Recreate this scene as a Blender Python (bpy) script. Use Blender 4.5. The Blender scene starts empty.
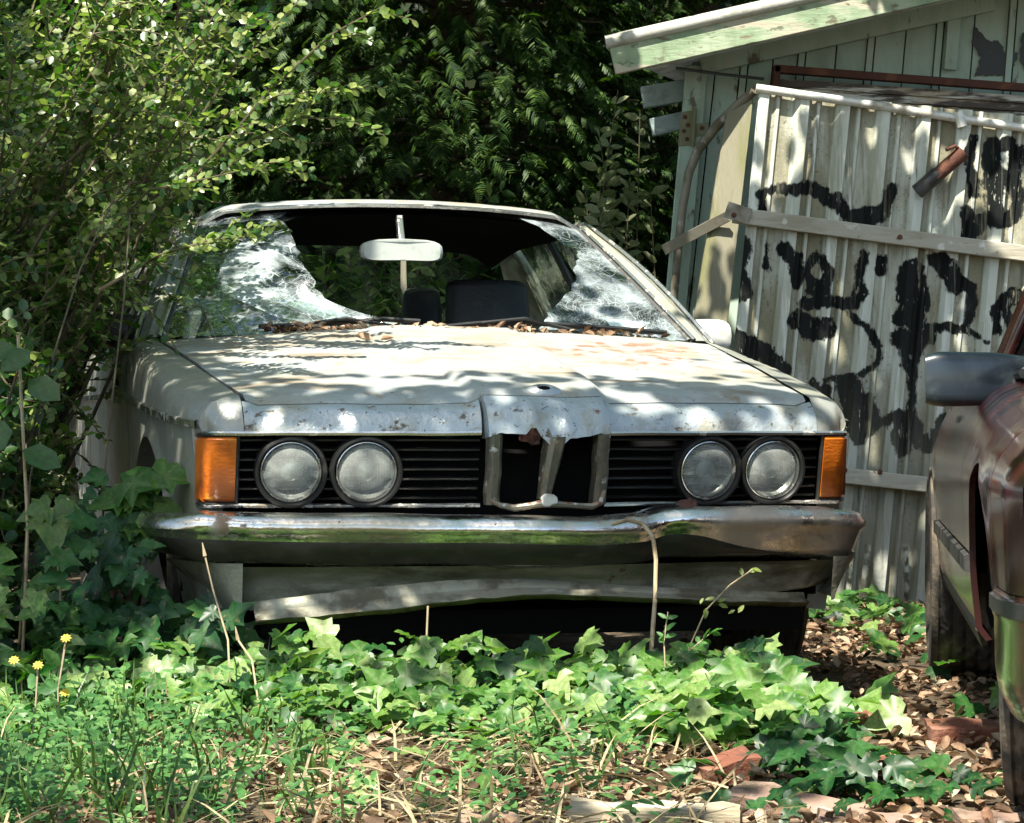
import bpy, math, random
import numpy as np
from mathutils import Vector, Matrix, noise

R = random.Random(11)
rng = np.random.default_rng(11)
S = bpy.context.scene
COL = S.collection
rad = math.radians

# ------------------------------------------------------------------ camera, sky, sun, exposure
F, CX, VH, CH = 2700.0, 512.0, 421.0, 0.70          # focal length in pixels, centre column, horizon row, camera height
cam = bpy.data.cameras.new("camera")
cam.sensor_width = 36
cam.lens = F * 36 / 1024
cam.shift_y = (VH - 411.5) / 1024
cam.clip_end = 500
camo = bpy.data.objects.new("camera", cam)
camo.location = (0, 0, CH)
camo.rotation_euler = (rad(90), 0, 0)
COL.objects.link(camo)
S.camera = camo

SUN = Vector((-0.34, -0.80, 1.38)).normalized()      # direction towards the sun
world = bpy.data.worlds.new("World")
S.world = world
world.use_nodes = True
wn = world.node_tree
bg = wn.nodes["Background"]
sky = wn.nodes.new("ShaderNodeTexSky")
sky.sky_type = 'NISHITA'
sky.sun_disc = False
sky.sun_elevation = math.asin(SUN.z)
sky.sun_rotation = math.atan2(SUN.x, SUN.y)
sky.dust_density = 1.5
wn.links.new(sky.outputs[0], bg.inputs[0])
bg.inputs[1].default_value = 0.10
sl = bpy.data.lights.new("sun", 'SUN')
sl.energy = 5.0
sl.angle = rad(0.5)
sl.color = (1.0, 0.95, 0.85)
so = bpy.data.objects.new("sun", sl)
so.rotation_euler = SUN.to_track_quat('Z', 'Y').to_euler()
so.location = (-4, -8, 14)
COL.objects.link(so)
S.view_settings.view_transform = 'Standard'
S.view_settings.look = 'None'
S.view_settings.exposure = 1.5
S.view_settings.gamma = 1
S.cycles.use_denoising = True
S.cycles.max_bounces = 8
S.cycles.transparent_max_bounces = 12
S.cycles.caustics_reflective = False
S.cycles.caustics_refractive = False


def W(u, v, Z):
    """The point at picture position u, v and distance Z in front of the camera."""
    return Vector(((u - CX) * Z / F, Z, CH - (v - VH) * Z / F))


def ip(x, pts):
    return float(np.interp(x, [p[0] for p in pts], [p[1] for p in pts]))


def sst(a, b, x):
    t = min(1, max(0, (x - a) / (b - a)))
    return t * t * (3 - 2 * t)


# ------------------------------------------------------------------ materials
def newmat(name):
    m = bpy.data.materials.new(name)
    m.use_nodes = True
    nt = m.node_tree
    p = nt.nodes["Principled BSDF"]
    return m, nt, p


def rgba(c):
    return (c[0], c[1], c[2], 1.0)


def _noise(nt, co, scale, detail=4, stretch=None, seed=0.0):
    mp = nt.nodes.new("ShaderNodeMapping")
    nt.links.new(co, mp.inputs[0])
    mp.inputs['Location'].default_value = (seed, seed * 1.7, seed * .6)
    if stretch:
        mp.inputs['Scale'].default_value = stretch
    n = nt.nodes.new("ShaderNodeTexNoise")
    n.inputs['Scale'].default_value = scale
    n.inputs['Detail'].default_value = detail
    n.inputs['Roughness'].default_value = .62
    nt.links.new(mp.outputs[0], n.inputs['Vector'])
    return n.outputs[0]


def _range(nt, sock, a, b, c=0.0, d=1.0):
    n = nt.nodes.new("ShaderNodeMapRange")
    n.interpolation_type = 'SMOOTHSTEP'
    n.inputs[1].default_value = a
    n.inputs[2].default_value = b
    n.inputs[3].default_value = c
    n.inputs[4].default_value = d
    nt.links.new(sock, n.inputs[0])
    return n.outputs[0]


def _mix(nt, fac, a, b):
    n = nt.nodes.new("ShaderNodeMix")
    n.data_type = 'RGBA'
    if isinstance(fac, (int, float)):
        n.inputs[0].default_value = fac
    else:
        nt.links.new(fac, n.inputs[0])
    for i, s in ((6, a), (7, b)):
        if isinstance(s, tuple):
            n.inputs[i].default_value = rgba(s)
        else:
            nt.links.new(s, n.inputs[i])
    return n.outputs[2]


def _math(nt, op, a, b=0.0):
    n = nt.nodes.new("ShaderNodeMath")
    n.operation = op
    for i, s in ((0, a), (1, b)):
        if isinstance(s, (int, float)):
            n.inputs[i].default_value = s
        else:
            nt.links.new(s, n.inputs[i])
    return n.outputs[0]


def mat(name, base, rough=.5, metal=0., layers=(), bump=0., bscale=40, bstretch=None, spec=.5, coat=0., dent=0., dscale=4):
    """Layered weathered surface. A layer: (colour, scale, lo, hi, {stretch, rough, metal, spot:(x,y,z,r)})."""
    m, nt, p = newmat(name)
    co = nt.nodes.new("ShaderNodeTexCoord").outputs['Object']
    col = base
    r = rough
    me = metal
    for i, L in enumerate(layers):
        o = L[4] if len(L) > 4 else {}
        fac = _range(nt, _noise(nt, co, L[1], o.get('detail', 5), o.get('stretch'), 3.1 * i + len(name)), L[2], L[3])
        if 'spot' in o:
            x, y, z, rr = o['spot']
            d = nt.nodes.new("ShaderNodeVectorMath")
            d.operation = 'DISTANCE'
            nt.links.new(co, d.inputs[0])
            d.inputs[1].default_value = (x, y, z)
            fac = _math(nt, 'MULTIPLY', fac, _range(nt, d.outputs['Value'], rr * .5, rr, 1, 0))
        col = _mix(nt, fac, col, L[0])
        if 'rough' in o:
            r = _mixf(nt, fac, r, o['rough'])
        if 'metal' in o:
            me = _mixf(nt, fac, me, o['metal'])
    for key, val in (('Base Color', col), ('Roughness', r), ('Metallic', me)):
        if isinstance(val, tuple):
            p.inputs[key].default_value = rgba(val)
        elif isinstance(val, (int, float)):
            p.inputs[key].default_value = val
        else:
            nt.links.new(val, p.inputs[key])
    p.inputs['Specular IOR Level'].default_value = spec
    p.inputs['Coat Weight'].default_value = coat
    p.inputs['Coat Roughness'].default_value = .12
    nrm = None
    for st, sc, sh, dist in ((dent, dscale, None, .05), (bump, bscale, bstretch, .01)):
        if st:
            b = nt.nodes.new("ShaderNodeBump")
            b.inputs['Strength'].default_value = st
            b.inputs['Distance'].default_value = dist
            nt.links.new(_noise(nt, co, sc, 4, sh, 5.5), b.inputs['Height'])
            if nrm is not None:
                nt.links.new(nrm, b.inputs['Normal'])
            nrm = b.outputs[0]
    if nrm is not None:
        nt.links.new(nrm, p.inputs['Normal'])
    return m


def _mixf(nt, fac, a, b):
    n = nt.nodes.new("ShaderNodeMix")
    n.data_type = 'FLOAT'
    nt.links.new(fac, n.inputs[0])
    for i, s in ((2, a), (3, b)):
        if isinstance(s, (int, float)):
            n.inputs[i].default_value = s
        else:
            nt.links.new(s, n.inputs[i])
    return n.outputs[0]


def leafmat(name, cols, rough=.42, trans=.3, spec=.5, vein=False, spots=False):
    """Leaves: each separate leaf takes its own tone from cols."""
    m, nt, p = newmat(name)
    g = nt.nodes.new("ShaderNodeNewGeometry")
    cr = nt.nodes.new("ShaderNodeValToRGB")
    el = cr.color_ramp.elements
    while len(el) < len(cols):
        el.new(.5)
    for i, c in enumerate(cols):
        el[i].position = i / max(1, len(cols) - 1)
        el[i].color = rgba(c)
    nt.links.new(g.outputs['Random Per Island'], cr.inputs[0])
    co = nt.nodes.new("ShaderNodeTexCoord").outputs['Object']
    f = _range(nt, _noise(nt, co, 90, 3), .35, .75, .72, 1.2)
    hs = nt.nodes.new("ShaderNodeHueSaturation")
    base = cr.outputs[0]
    if spots:
        base = _mix(nt, _range(nt, _noise(nt, co, 60, 5, None, 3), .60, .66, 0, .8), base, (.16, .12, .05))
    if vein:
        a_ = nt.nodes.new("ShaderNodeAttribute")
        a_.attribute_name = 'vein'
        base = _mix(nt, _range(nt, a_.outputs['Fac'], .45, 1.0, 0, vein), base, (.22, .30, .11))
    nt.links.new(base, hs.inputs['Color'])
    nt.links.new(f, hs.inputs['Value'])
    nt.links.new(hs.outputs[0], p.inputs['Base Color'])
    p.inputs['Roughness'].default_value = rough
    p.inputs['Specular IOR Level'].default_value = spec
    if trans:
        t = nt.nodes.new("ShaderNodeBsdfTranslucent")
        h2 = nt.nodes.new("ShaderNodeHueSaturation")
        h2.inputs['Saturation'].default_value = 1.15
        h2.inputs['Value'].default_value = 2.0
        nt.links.new(hs.outputs[0], h2.inputs['Color'])
        nt.links.new(h2.outputs[0], t.inputs[0])
        mx = nt.nodes.new("ShaderNodeMixShader")
        mx.inputs[0].default_value = trans
        nt.links.new(p.outputs[0], mx.inputs[1])
        nt.links.new(t.outputs[0], mx.inputs[2])
        nt.links.new(mx.outputs[0], nt.nodes["Material Output"].inputs[0])
    return m


RUST = (.16, .06, .025)
GRIME = (.10, .09, .06)
m_paint = mat("weathered silver paint", (.30, .31, .27), .34, .35, [
    ((.22, .215, .15), 5, .42, .66, dict(rough=.6, metal=.1)),
    (GRIME, 9, .58, .74, dict(stretch=(1, 1, .25), rough=.75, metal=0.)),
    ((.43, .43, .38), 22, .60, .72),
    (RUST, 30, .70, .76, dict(rough=.9, metal=0.))], bump=.12, bscale=120, dent=.10, dscale=5)
m_hood = mat("chalky silver paint of the bonnet", (.40, .425, .415), .36, .3, [
    ((.31, .305, .24), 4, .45, .66, dict(rough=.6)),
    ((.24, .215, .15), 11, .56, .70, dict(rough=.8, metal=0.)),
    ((.15, .11, .065), 34, .62, .70, dict(rough=.9, metal=0.)),
    ((.54, .55, .53), 17, .60, .70),
    ((.20, .17, .12), 3, .50, .68, dict(rough=.85, metal=0., stretch=(1, 2.2, 1))),
    ((.20, .10, .05), 16, .50, .60, dict(spot=(.48, .85, .88, .38), rough=.9, metal=0.)),
    ((.26, .22, .15), 12, .40, .60, dict(spot=(-.62, 1.15, .92, .30), rough=.9, metal=0.))], bump=.12, bscale=150, dent=.16, dscale=4)
m_nose = mat("pale worn nose paint", (.40, .45, .455), .30, .3, [
    ((.34, .33, .26), 7, .48, .66, dict(rough=.6)),
    ((.13, .11, .08), 26, .58, .67, dict(rough=.85, metal=0., stretch=(1, 1, 1.4))),
    ((.10, .09, .065), 60, .62, .68, dict(rough=.9, metal=0.)),
    (RUST, 15, .64, .72, dict(rough=.95, metal=0.))], bump=.15, bscale=120, dent=.25, dscale=9)
m_chrome = mat("tarnished chrome", (.78, .76, .70), .15, 1., [
    ((.50, .46, .37), 5, .38, .64, dict(rough=.27, metal=.9)),
    ((.16, .09, .05), 55, .64, .70, dict(rough=.8, metal=.2)),
    ((.20, .16, .11), 24, .62, .72, dict(rough=.7, metal=.3, stretch=(.4, 1, 1.3))),
    ((.24, .10, .05), 16, .50, .60, dict(spot=(.76, .0, .49, .10), rough=.85, metal=0.)),
    ((.42, .36, .29), 6, .40, .62, dict(spot=(.62, -.08, .44, .30), rough=.5, metal=.5)),
    ((.30, .20, .14), 9, .50, .64, dict(spot=(.18, -.10, .48, .14), rough=.5, metal=.6)),
    ((.25, .17, .10), 18, .52, .62, dict(spot=(-.74, .0, .48, .10), rough=.8, metal=.1))], bump=.08, bscale=90, dent=.22, dscale=5)
m_trim = mat("dull bright trim", (.66, .66, .63), .22, .95, [((.22, .19, .13), 24, .55, .66, dict(rough=.8, metal=.1))], bump=.1)
m_frame = mat("corroded grille frame metal", (.20, .19, .145), .40, .6, [
    ((.22, .17, .11), 18, .48, .62, dict(rough=.85, metal=.1)),
    ((.62, .61, .57), 30, .60, .66), (RUST, 26, .60, .68, dict(rough=.95, metal=0.))], bump=.4, bscale=60)
m_black = mat("dusty black plastic", (.014, .015, .014), .42, 0, [((.05, .047, .038), 14, .5, .72, dict(rough=.8))], bump=.1)
m_bumper_shade = mat("dull black facing", (.018, .017, .012), .34, 0, [((.036, .031, .020), 7, .48, .68, dict(rough=.7)), ((.06, .052, .038), 30, .64, .72, dict(rough=.8))], bump=.15, dent=.15)
m_slat = mat("satin black grille bars", (.010, .0105, .010), .40, 0, [((.035, .033, .026), 20, .54, .76, dict(rough=.8))])
m_dark = mat("interior black", (.004, .004, .004), .9, 0, [((.008, .007, .006), 6, .5, .7)], spec=.1)
m_vinyl = mat("faded black vinyl", (.018, .019, .021), .45, 0, [((.045, .045, .045), 8, .5, .7)], bump=.2, bscale=120)
m_rubber = mat("old tyre rubber", (.040, .036, .030), .8, 0, [((.15, .12, .08), 9, .44, .66)], bump=.4, bscale=70)
m_rim = mat("dirty alloy", (.35, .34, .30), .5, .7, [((.12, .09, .06), 12, .45, .65, dict(rough=.9, metal=.1))])
m_grey = mat("sun bleached seal", (.05, .05, .045), .6, 0, [((.2, .19, .15), 22, .55, .7)])
m_white = mat("whitened plastic", (.62, .61, .54), .5, 0, [((.42, .39, .30), 12, .5, .7)])
m_under = mat("dirty lower valance", (.31, .305, .235), .42, .25, [
    (GRIME, 7, .44, .64, dict(rough=.8, metal=0., stretch=(.5, 1, 1))),
    ((.42, .42, .36), 6, .58, .72, dict(stretch=(.6, 1, 1.6))),
    ((.11, .045, .02), 30, .50, .60, dict(spot=(.17, -.02, .305, .06), rough=.95, metal=0.))], bump=.2, bscale=90, dent=.25, dscale=6)
m_lip = mat("bent spoiler paint", (.27, .265, .20), .45, .2, [(GRIME, 8, .46, .64, dict(rough=.8)), ((.5, .5, .44), 10, .6, .7)], bump=.2, dent=.2, dscale=7)

# red car
m_red = mat("dark red paint", (.046, .009, .009), .2, .0, [((.034, .012, .010), 4, .4, .7), ((.07, .05, .04), 40, .62, .75, dict(rough=.5))], coat=.6)
m_blue = mat("blue black mirror shell", (.010, .017, .022), .30, 0, [((.035, .05, .055), 12, .5, .7, dict(rough=.4))], coat=.55)
m_mould = mat("grey side moulding", (.030, .029, .027), .45, 0, [((.07, .066, .058), 10, .5, .7)])

# shed
m_green = mat("flaking pale green paint", (.37, .47, .38), .7, 0, [
    ((.28, .34, .25), 6, .45, .68, dict(stretch=(1, 1, .3))),
    ((.42, .44, .36), 9, .58, .68),
    ((.13, .12, .085), 16, .60, .68, dict(stretch=(1, 1, .35)))], bump=.3, bscale=50, bstretch=(1, 1, .2), spec=.3)
m_barge = mat("flaking green barge board", (.30, .35, .24), .7, 0, [
    ((.20, .27, .16), 6, .40, .60), ((.10, .10, .06), 4, .56, .70, dict(stretch=(1, 1, .6))), ((.38, .35, .26), 7, .50, .62, dict(stretch=(.5, 1, 2))), ((.12, .13, .08), 30, .58, .66, dict(stretch=(.5, 1, 1))),
    ((.15, .10, .06), 18, .60, .68, dict(stretch=(.35, 1, 1.6)))], bump=.4, bscale=40, bstretch=(.2, 1, 1), spec=.3)
m_post = mat("mossy raw timber", (.22, .205, .145), .85, 0, [
    ((.17, .17, .075), 5, .44, .66, dict(stretch=(1, 1, .25))), ((.32, .30, .22), 12, .58, .72, dict(stretch=(2, 2, .2))),
    ((.12, .10, .06), 20, .62, .70, dict(stretch=(2, 2, .15)))], bump=.5, bscale=60, bstretch=(2, 2, .12), spec=.2)
m_batten = mat("weathered grey batten", (.38, .36, .29), .8, 0, [
    ((.30, .27, .20), 8, .46, .64, dict(stretch=(.3, 1, 1.5))), ((.60, .58, .51), 14, .58, .68),
    ((.12, .10, .08), 22, .62, .70)], bump=.4, bscale=50, bstretch=(.15, 1, 1), spec=.25)
def ironmat():
    """Old whitewashed iron: pale ribs, lichen and dirt settled in the valleys, graffiti sprayed across, a painted fender shadow among its strokes."""
    m, nt, p = newmat("whitewashed corrugated iron")
    co = nt.nodes.new("ShaderNodeTexCoord").outputs['Object']

    def attr(n):
        a_ = nt.nodes.new("ShaderNodeAttribute")
        a_.attribute_name = n
        return a_.outputs['Fac']
    st = (1, 1, .22)
    val = attr("valley")
    flat = _range(nt, val, .50, .80)
    c = _mix(nt, _range(nt, _noise(nt, co, 9, 5, st, 1), .42, .66), (.53, .55, .475), (.37, .37, .285))
    c = _mix(nt, _range(nt, _noise(nt, co, 14, 4, (1.5, 1, .12), 2), .52, .66), c, (.62, .64, .575))
    dirt = _math(nt, 'MULTIPLY', flat, _range(nt, _noise(nt, co, 3.2, 6, (1.6, 1, .5), 3), .30, .56, .10, .97))
    c = _mix(nt, dirt, c, (.225, .21, .135))
    lich = _math(nt, 'MULTIPLY', _range(nt, _noise(nt, co, 75, 5, (1, 1, .8), 4), .56, .64), _math(nt, 'MULTIPLY', flat, _range(nt, _noise(nt, co, 6, 4, (1, 1, .6), 12), .40, .62, .1, .9)))
    c = _mix(nt, lich, c, (.12, .115, .08))
    c = _mix(nt, _range(nt, _noise(nt, co, 26, 4, (1.6, 1, .10), 9), .60, .70), c, (.22, .21, .16))
    c = _mix(nt, _range(nt, _noise(nt, co, 11, 5, (1.5, 1, .2), 6), .63, .72), c, (.17, .10, .06))
    sp = _math(nt, 'ADD', attr("spray"), _math(nt, 'ADD', _math(nt, 'MULTIPLY', _math(nt, 'SUBTRACT', _noise(nt, co, 40, 8, (1, 1, .6), 5), .5), 13.0), _math(nt, 'MULTIPLY', _math(nt, 'SUBTRACT', _noise(nt, co, 9, 5, None, 25), .5), 12.0)))
    msk = _range(nt, sp, -1.2, 1.2, 1, 0)
    wear = _range(nt, _noise(nt, co, 45, 5, (1.5, 1, .4), 7), .62, .68, 1, .15)
    msk = _math(nt, 'MULTIPLY', msk, wear)
    c = _mix(nt, msk, c, (.007, .009, .008))
    hz_ = nt.nodes.new("ShaderNodeSeparateXYZ")
    nt.links.new(co, hz_.inputs[0])
    c = _mix(nt, _math(nt, 'MULTIPLY', _range(nt, _noise(nt, co, 22, 5, (1.4, 1, .05), 31), .55, .68), .75), c, (.20, .185, .13))
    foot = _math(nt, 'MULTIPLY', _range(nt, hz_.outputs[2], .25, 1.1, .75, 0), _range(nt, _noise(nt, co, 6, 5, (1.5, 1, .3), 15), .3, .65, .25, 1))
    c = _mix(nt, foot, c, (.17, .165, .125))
    nt.links.new(c, p.inputs['Base Color'])
    p.inputs['Roughness'].default_value = .62
    p.inputs['Specular IOR Level'].default_value = .14
    b = nt.nodes.new("ShaderNodeBump")
    b.inputs['Strength'].default_value = .3
    b.inputs['Distance'].default_value = .01
    nt.links.new(_noise(nt, co, 60, 4), b.inputs['Height'])
    nt.links.new(b.outputs[0], p.inputs['Normal'])
    return m


m_iron = ironmat()
m_spray = mat("black spray paint", (.012, .016, .014), .5, 0, [((.05, .055, .045), 30, .58, .72)])
m_rust = mat("rusted brown steel", (.085, .034, .022), .8, .1, [((.15, .06, .032), 14, .50, .68), ((.05, .03, .025), 22, .55, .7)], bump=.4, bscale=60, spec=.3)
m_pipe = mat("grey galvanised pipe", (.24, .22, .17), .6, .4, [((.14, .12, .08), 9, .46, .64, dict(rough=.8)), ((.42, .40, .34), 16, .6, .7)], bump=.2)
m_wpipe = mat("pale galvanised rail", (.62, .61, .55), .45, .3, [((.36, .33, .26), 10, .52, .68, dict(rough=.7))])
m_peel = mat("peeling white timber", (.60, .58, .50), .75, 0, [
    ((.075, .055, .04), 9, .43, .50, dict(stretch=(.25, 1, 2.4))), ((.44, .36, .26), 14, .55, .68, dict(stretch=(.3, 1, 1.5)))], bump=.5, bscale=35, bstretch=(.2, 1, 1))
m_roof = mat("grey lichened roof sheet", (.46, .45, .40), .6, .2, [((.28, .28, .22), 7, .45, .65, dict(rough=.8))], bump=.2)
m_bluegrey = mat("blue grey board ends", (.22, .28, .27), .75, 0, [((.14, .17, .15), 9, .45, .62), ((.34, .38, .35), 24, .58, .68, dict(stretch=(.3, 1, 1)))], bump=.4)

# ground things
m_soil = mat("leaf mould soil", (.055, .040, .026), .95, 0, [
    ((.10, .075, .045), 6, .42, .62), ((.16, .12, .075), 30, .56, .68), ((.028, .022, .015), 15, .55, .7)], bump=.9, bscale=45, spec=.2)
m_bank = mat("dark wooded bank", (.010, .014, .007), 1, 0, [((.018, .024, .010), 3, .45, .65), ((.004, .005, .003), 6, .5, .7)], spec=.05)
m_brick = mat("old pinkish red brick", (.17, .065, .04), .9, 0, [
    ((.26, .13, .085), 18, .48, .66), ((.06, .045, .03), 7, .52, .66), ((.17, .08, .05), 30, .55, .68), ((.42, .38, .32), 9, .62, .74)], bump=.6, bscale=60, spec=.2)
m_stone = mat("pale pink stone", (.26, .17, .125), .9, 0, [((.09, .07, .045), 7, .52, .64), ((.28, .19, .15), 14, .46, .66), ((.48, .42, .36), 24, .58, .7)], bump=.5, bscale=50, spec=.2)
m_sleeper = mat("split grey timber", (.33, .28, .19), .9, 0, [
    ((.20, .16, .10), 8, .44, .62, dict(stretch=(.2, 1, 1.5))), ((.46, .42, .33), 16, .56, .68, dict(stretch=(.2, 1, 1.5)))], bump=.7, bscale=40, bstretch=(.15, 1, 1), spec=.2)
m_bark = mat("brown bark", (.07, .052, .034), .95, 0, [((.14, .11, .075), 14, .48, .64, dict(stretch=(1, 1, .3)))], bump=.8, bscale=30, bstretch=(1, 1, .25), spec=.2)
m_twig = mat("tan twig bark", (.105, .085, .05), .8, 0, [((.06, .05, .03), 12, .45, .65)], spec=.3)
m_dry = mat("dead pale stem", (.36, .29, .18), .8, 0, [((.2, .15, .09), 20, .5, .65)], spec=.3)

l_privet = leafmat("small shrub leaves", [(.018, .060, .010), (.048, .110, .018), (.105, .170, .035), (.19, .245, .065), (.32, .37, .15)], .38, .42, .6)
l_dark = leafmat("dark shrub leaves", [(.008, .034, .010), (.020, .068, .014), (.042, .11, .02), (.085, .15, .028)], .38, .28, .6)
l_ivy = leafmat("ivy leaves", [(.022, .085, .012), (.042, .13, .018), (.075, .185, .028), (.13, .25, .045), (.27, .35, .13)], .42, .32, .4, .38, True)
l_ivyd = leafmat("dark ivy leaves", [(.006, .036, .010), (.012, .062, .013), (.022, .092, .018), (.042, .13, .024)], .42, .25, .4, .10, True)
l_con = leafmat("conifer sprays", [(.008, .026, .006), (.018, .048, .008), (.036, .078, .012), (.075, .125, .020)], .55, .25, .35)
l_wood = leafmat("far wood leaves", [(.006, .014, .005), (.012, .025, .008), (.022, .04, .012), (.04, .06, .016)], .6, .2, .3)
l_canopy = leafmat("overhead leaves", [(.04, .09, .02), (.08, .14, .03)], .5, .45)
l_litter = leafmat("dead leaves", [(.07, .042, .024), (.14, .085, .048), (.24, .15, .085), (.34, .23, .14), (.45, .36, .25), (.20, .10, .055)], .75, .1, .3)
l_straw = leafmat("dry grass", [(.22, .17, .09), (.36, .29, .16), (.45, .38, .23), (.15, .11, .06)], .7, .15, .3)
l_grass = leafmat("green grass", [(.035, .09, .018), (.07, .14, .03), (.12, .19, .045)], .45, .3)
l_weed = leafmat("weed leaves", [(.025, .10, .022), (.06, .17, .035), (.13, .25, .07)], .5, .3)
l_broad = leafmat("broad seedling leaf", [(.07, .14, .02), (.10, .18, .03)], .4, .35)
l_sprig = leafmat("yellow green sprig", [(.12, .18, .03), (.22, .26, .05)], .5, .35)
l_yellow = leafmat("yellow petals", [(.65, .42, .02), (.75, .55, .05)], .6, .2)
l_pale = leafmat("pale sunlit leaves", [(.10, .14, .05), (.22, .25, .12), (.32, .33, .2)], .45, .3)


def glassmat(name, crack=0.5, tint=(.8, .9, .86), seed=0, haze=.12, wh=.8, refl=0.):
    m, nt, p = newmat(name)
    nt.nodes.remove(p)
    co = nt.nodes.new("ShaderNodeTexCoord").outputs['Object']
    vo = nt.nodes.new("ShaderNodeTexVoronoi")
    vo.feature = 'DISTANCE_TO_EDGE'
    vo.inputs['Scale'].default_value = 16
    wob = nt.nodes.new("ShaderNodeVectorMath")
    wob.operation = 'ADD'
    sc = nt.nodes.new("ShaderNodeTexNoise")
    sc.inputs['Scale'].default_value = 5
    sub = nt.nodes.new("ShaderNodeVectorMath")
    sub.operation = 'SCALE'
    sub.inputs['Scale'].default_value = .25
    nt.links.new(co, sc.inputs['Vector'])
    nt.links.new(sc.outputs['Color'], sub.inputs[0])
    nt.links.new(co, wob.inputs[0])
    nt.links.new(sub.outputs[0], wob.inputs[1])
    nt.links.new(wob.outputs[0], vo.inputs['Vector'])
    line = _range(nt, vo.outputs['Distance'], .0, .022, 1, 0)
    vo2 = nt.nodes.new("ShaderNodeTexVoronoi")
    vo2.feature = 'DISTANCE_TO_EDGE'
    vo2.inputs['Scale'].default_value = 55
    nt.links.new(wob.outputs[0], vo2.inputs['Vector'])
    line2 = _range(nt, vo2.outputs['Distance'], .0, .07, .6, 0)
    zone = _range(nt, _noise(nt, co, 4, 3, None, seed), .42, .62)
    lines = _math(nt, 'MAXIMUM', _math(nt, 'MULTIPLY', line, .55), _math(nt, 'MULTIPLY', line2, zone))
    hz = _math(nt, 'MULTIPLY', _range(nt, _noise(nt, co, 7, 5, None, seed + 2), .40, .70), haze * 2.4)
    fac = _math(nt, 'MINIMUM', _math(nt, 'ADD', _math(nt, 'MULTIPLY', lines, crack), hz), 1.0)
    tr = nt.nodes.new("ShaderNodeBsdfTransparent")
    tr.inputs[0].default_value = rgba(tint)
    gl = nt.nodes.new("ShaderNodeBsdfGlossy")
    gl.inputs['Roughness'].default_value = .06
    fr = nt.nodes.new("ShaderNodeLayerWeight")
    fr.inputs['Blend'].default_value = .5
    bp = nt.nodes.new("ShaderNodeBump")
    bp.inputs['Strength'].default_value = .25
    bp.inputs['Distance'].default_value = .02
    nt.links.new(_noise(nt, co, 6, 3, None, 1.0), bp.inputs['Height'])
    nt.links.new(bp.outputs[0], gl.inputs['Normal'])
    nt.links.new(bp.outputs[0], fr.inputs['Normal'])
    m1 = nt.nodes.new("ShaderNodeMixShader")
    nt.links.new(_math(nt, 'ADD', _math(nt, 'POWER', fr.outputs['Facing'], 4.0), .04 + refl), m1.inputs[0])
    nt.links.new(tr.outputs[0], m1.inputs[1])
    nt.links.new(gl.outputs[0], m1.inputs[2])
    df = nt.nodes.new("ShaderNodeBsdfDiffuse")
    df.inputs[0].default_value = (wh * .86, wh * .98, wh, 1)
    tl = nt.nodes.new("ShaderNodeBsdfTranslucent")
    tl.inputs[0].default_value = (.7, .72, .68, 1)
    ms = nt.nodes.new("ShaderNodeMixShader")
    ms.inputs[0].default_value = .35
    nt.links.new(df.outputs[0], ms.inputs[1])
    nt.links.new(tl.outputs[0], ms.inputs[2])
    m2 = nt.nodes.new("ShaderNodeMixShader")
    nt.links.new(fac, m2.inputs[0])
    nt.links.new(m1.outputs[0], m2.inputs[1])
    nt.links.new(ms.outputs[0], m2.inputs[2])
    nt.links.new(m2.outputs[0], nt.nodes["Material Output"].inputs[0])
    return m


m_shard = glassmat("shattered windscreen glass", .5, seed=1, haze=.07, refl=.30)
m_crazed = glassmat("crazed windscreen glass", .55, seed=6, haze=.20, refl=.05)
m_fold = glassmat("crumpled laminated glass", .7, seed=3, haze=.28, wh=.85, refl=.12)
m_glass = glassmat("dusty side glass", .0, (.55, .66, .60), seed=8, haze=.06)
m_rear = glassmat("dusty rear glass", .0, (.80, .92, .82), seed=4, haze=0.)
m_glassd = glassmat("dark tinted glass", .0, (.16, .2, .19), seed=8, haze=.03)


def lensmat(name, col, haze):
    m, nt, p = newmat(name)
    co = nt.nodes.new("ShaderNodeTexCoord").outputs['Object']
    p.inputs['Base Color'].default_value = rgba(col)
    p.inputs['Roughness'].default_value = .18
    tr = nt.nodes.new("ShaderNodeBsdfTransparent")
    tr.inputs[0].default_value = (.9, .93, .9, 1)
    b = nt.nodes.new("ShaderNodeBump")
    b.inputs['Strength'].default_value = .07
    b.inputs['Distance'].default_value = .004
    wv = nt.nodes.new("ShaderNodeTexWave")
    wv.inputs['Scale'].default_value = 44
    nt.links.new(co, wv.inputs['Vector'])
    nt.links.new(wv.outputs[1], b.inputs['Height'])
    nt.links.new(b.outputs[0], p.inputs['Normal'])
    mx = nt.nodes.new("ShaderNodeMixShader")
    nt.links.new(_range(nt, _noise(nt, co, 14, 4), .35, .7, haze * .5, haze), mx.inputs[0])
    nt.links.new(tr.outputs[0], mx.inputs[1])
    nt.links.new(p.outputs[0], mx.inputs[2])
    nt.links.new(mx.outputs[0], nt.nodes["Material Output"].inputs[0])
    return m


m_lens = lensmat("clouded headlamp glass", (.66, .70, .64), .40)
m_refl = mat("spotted reflector", (.78, .78, .74), .25, .9, [((.40, .38, .30), 22, .54, .70, dict(rough=.6, metal=.3))], bump=.05)
m_bulb = mat("grey bulb cap", (.10, .125, .125), .35, .5)
m_amber = mat("amber indicator lens", (.60, .145, .012), .28, 0, [((.34, .08, .01), 12, .46, .66), ((.80, .30, .03), 20, .6, .7)], bump=.25, bscale=60, bstretch=(1, 1, 3), coat=.4)
m_sticker = mat("faded green and white sticker", (.62, .72, .66), .5, 0, [((.22, .50, .40), 16, .5, .54)])
m_mirror = mat("pale mirror back", (.42, .45, .41), .35, .1, [((.30, .33, .29), 12, .5, .7)])


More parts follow.
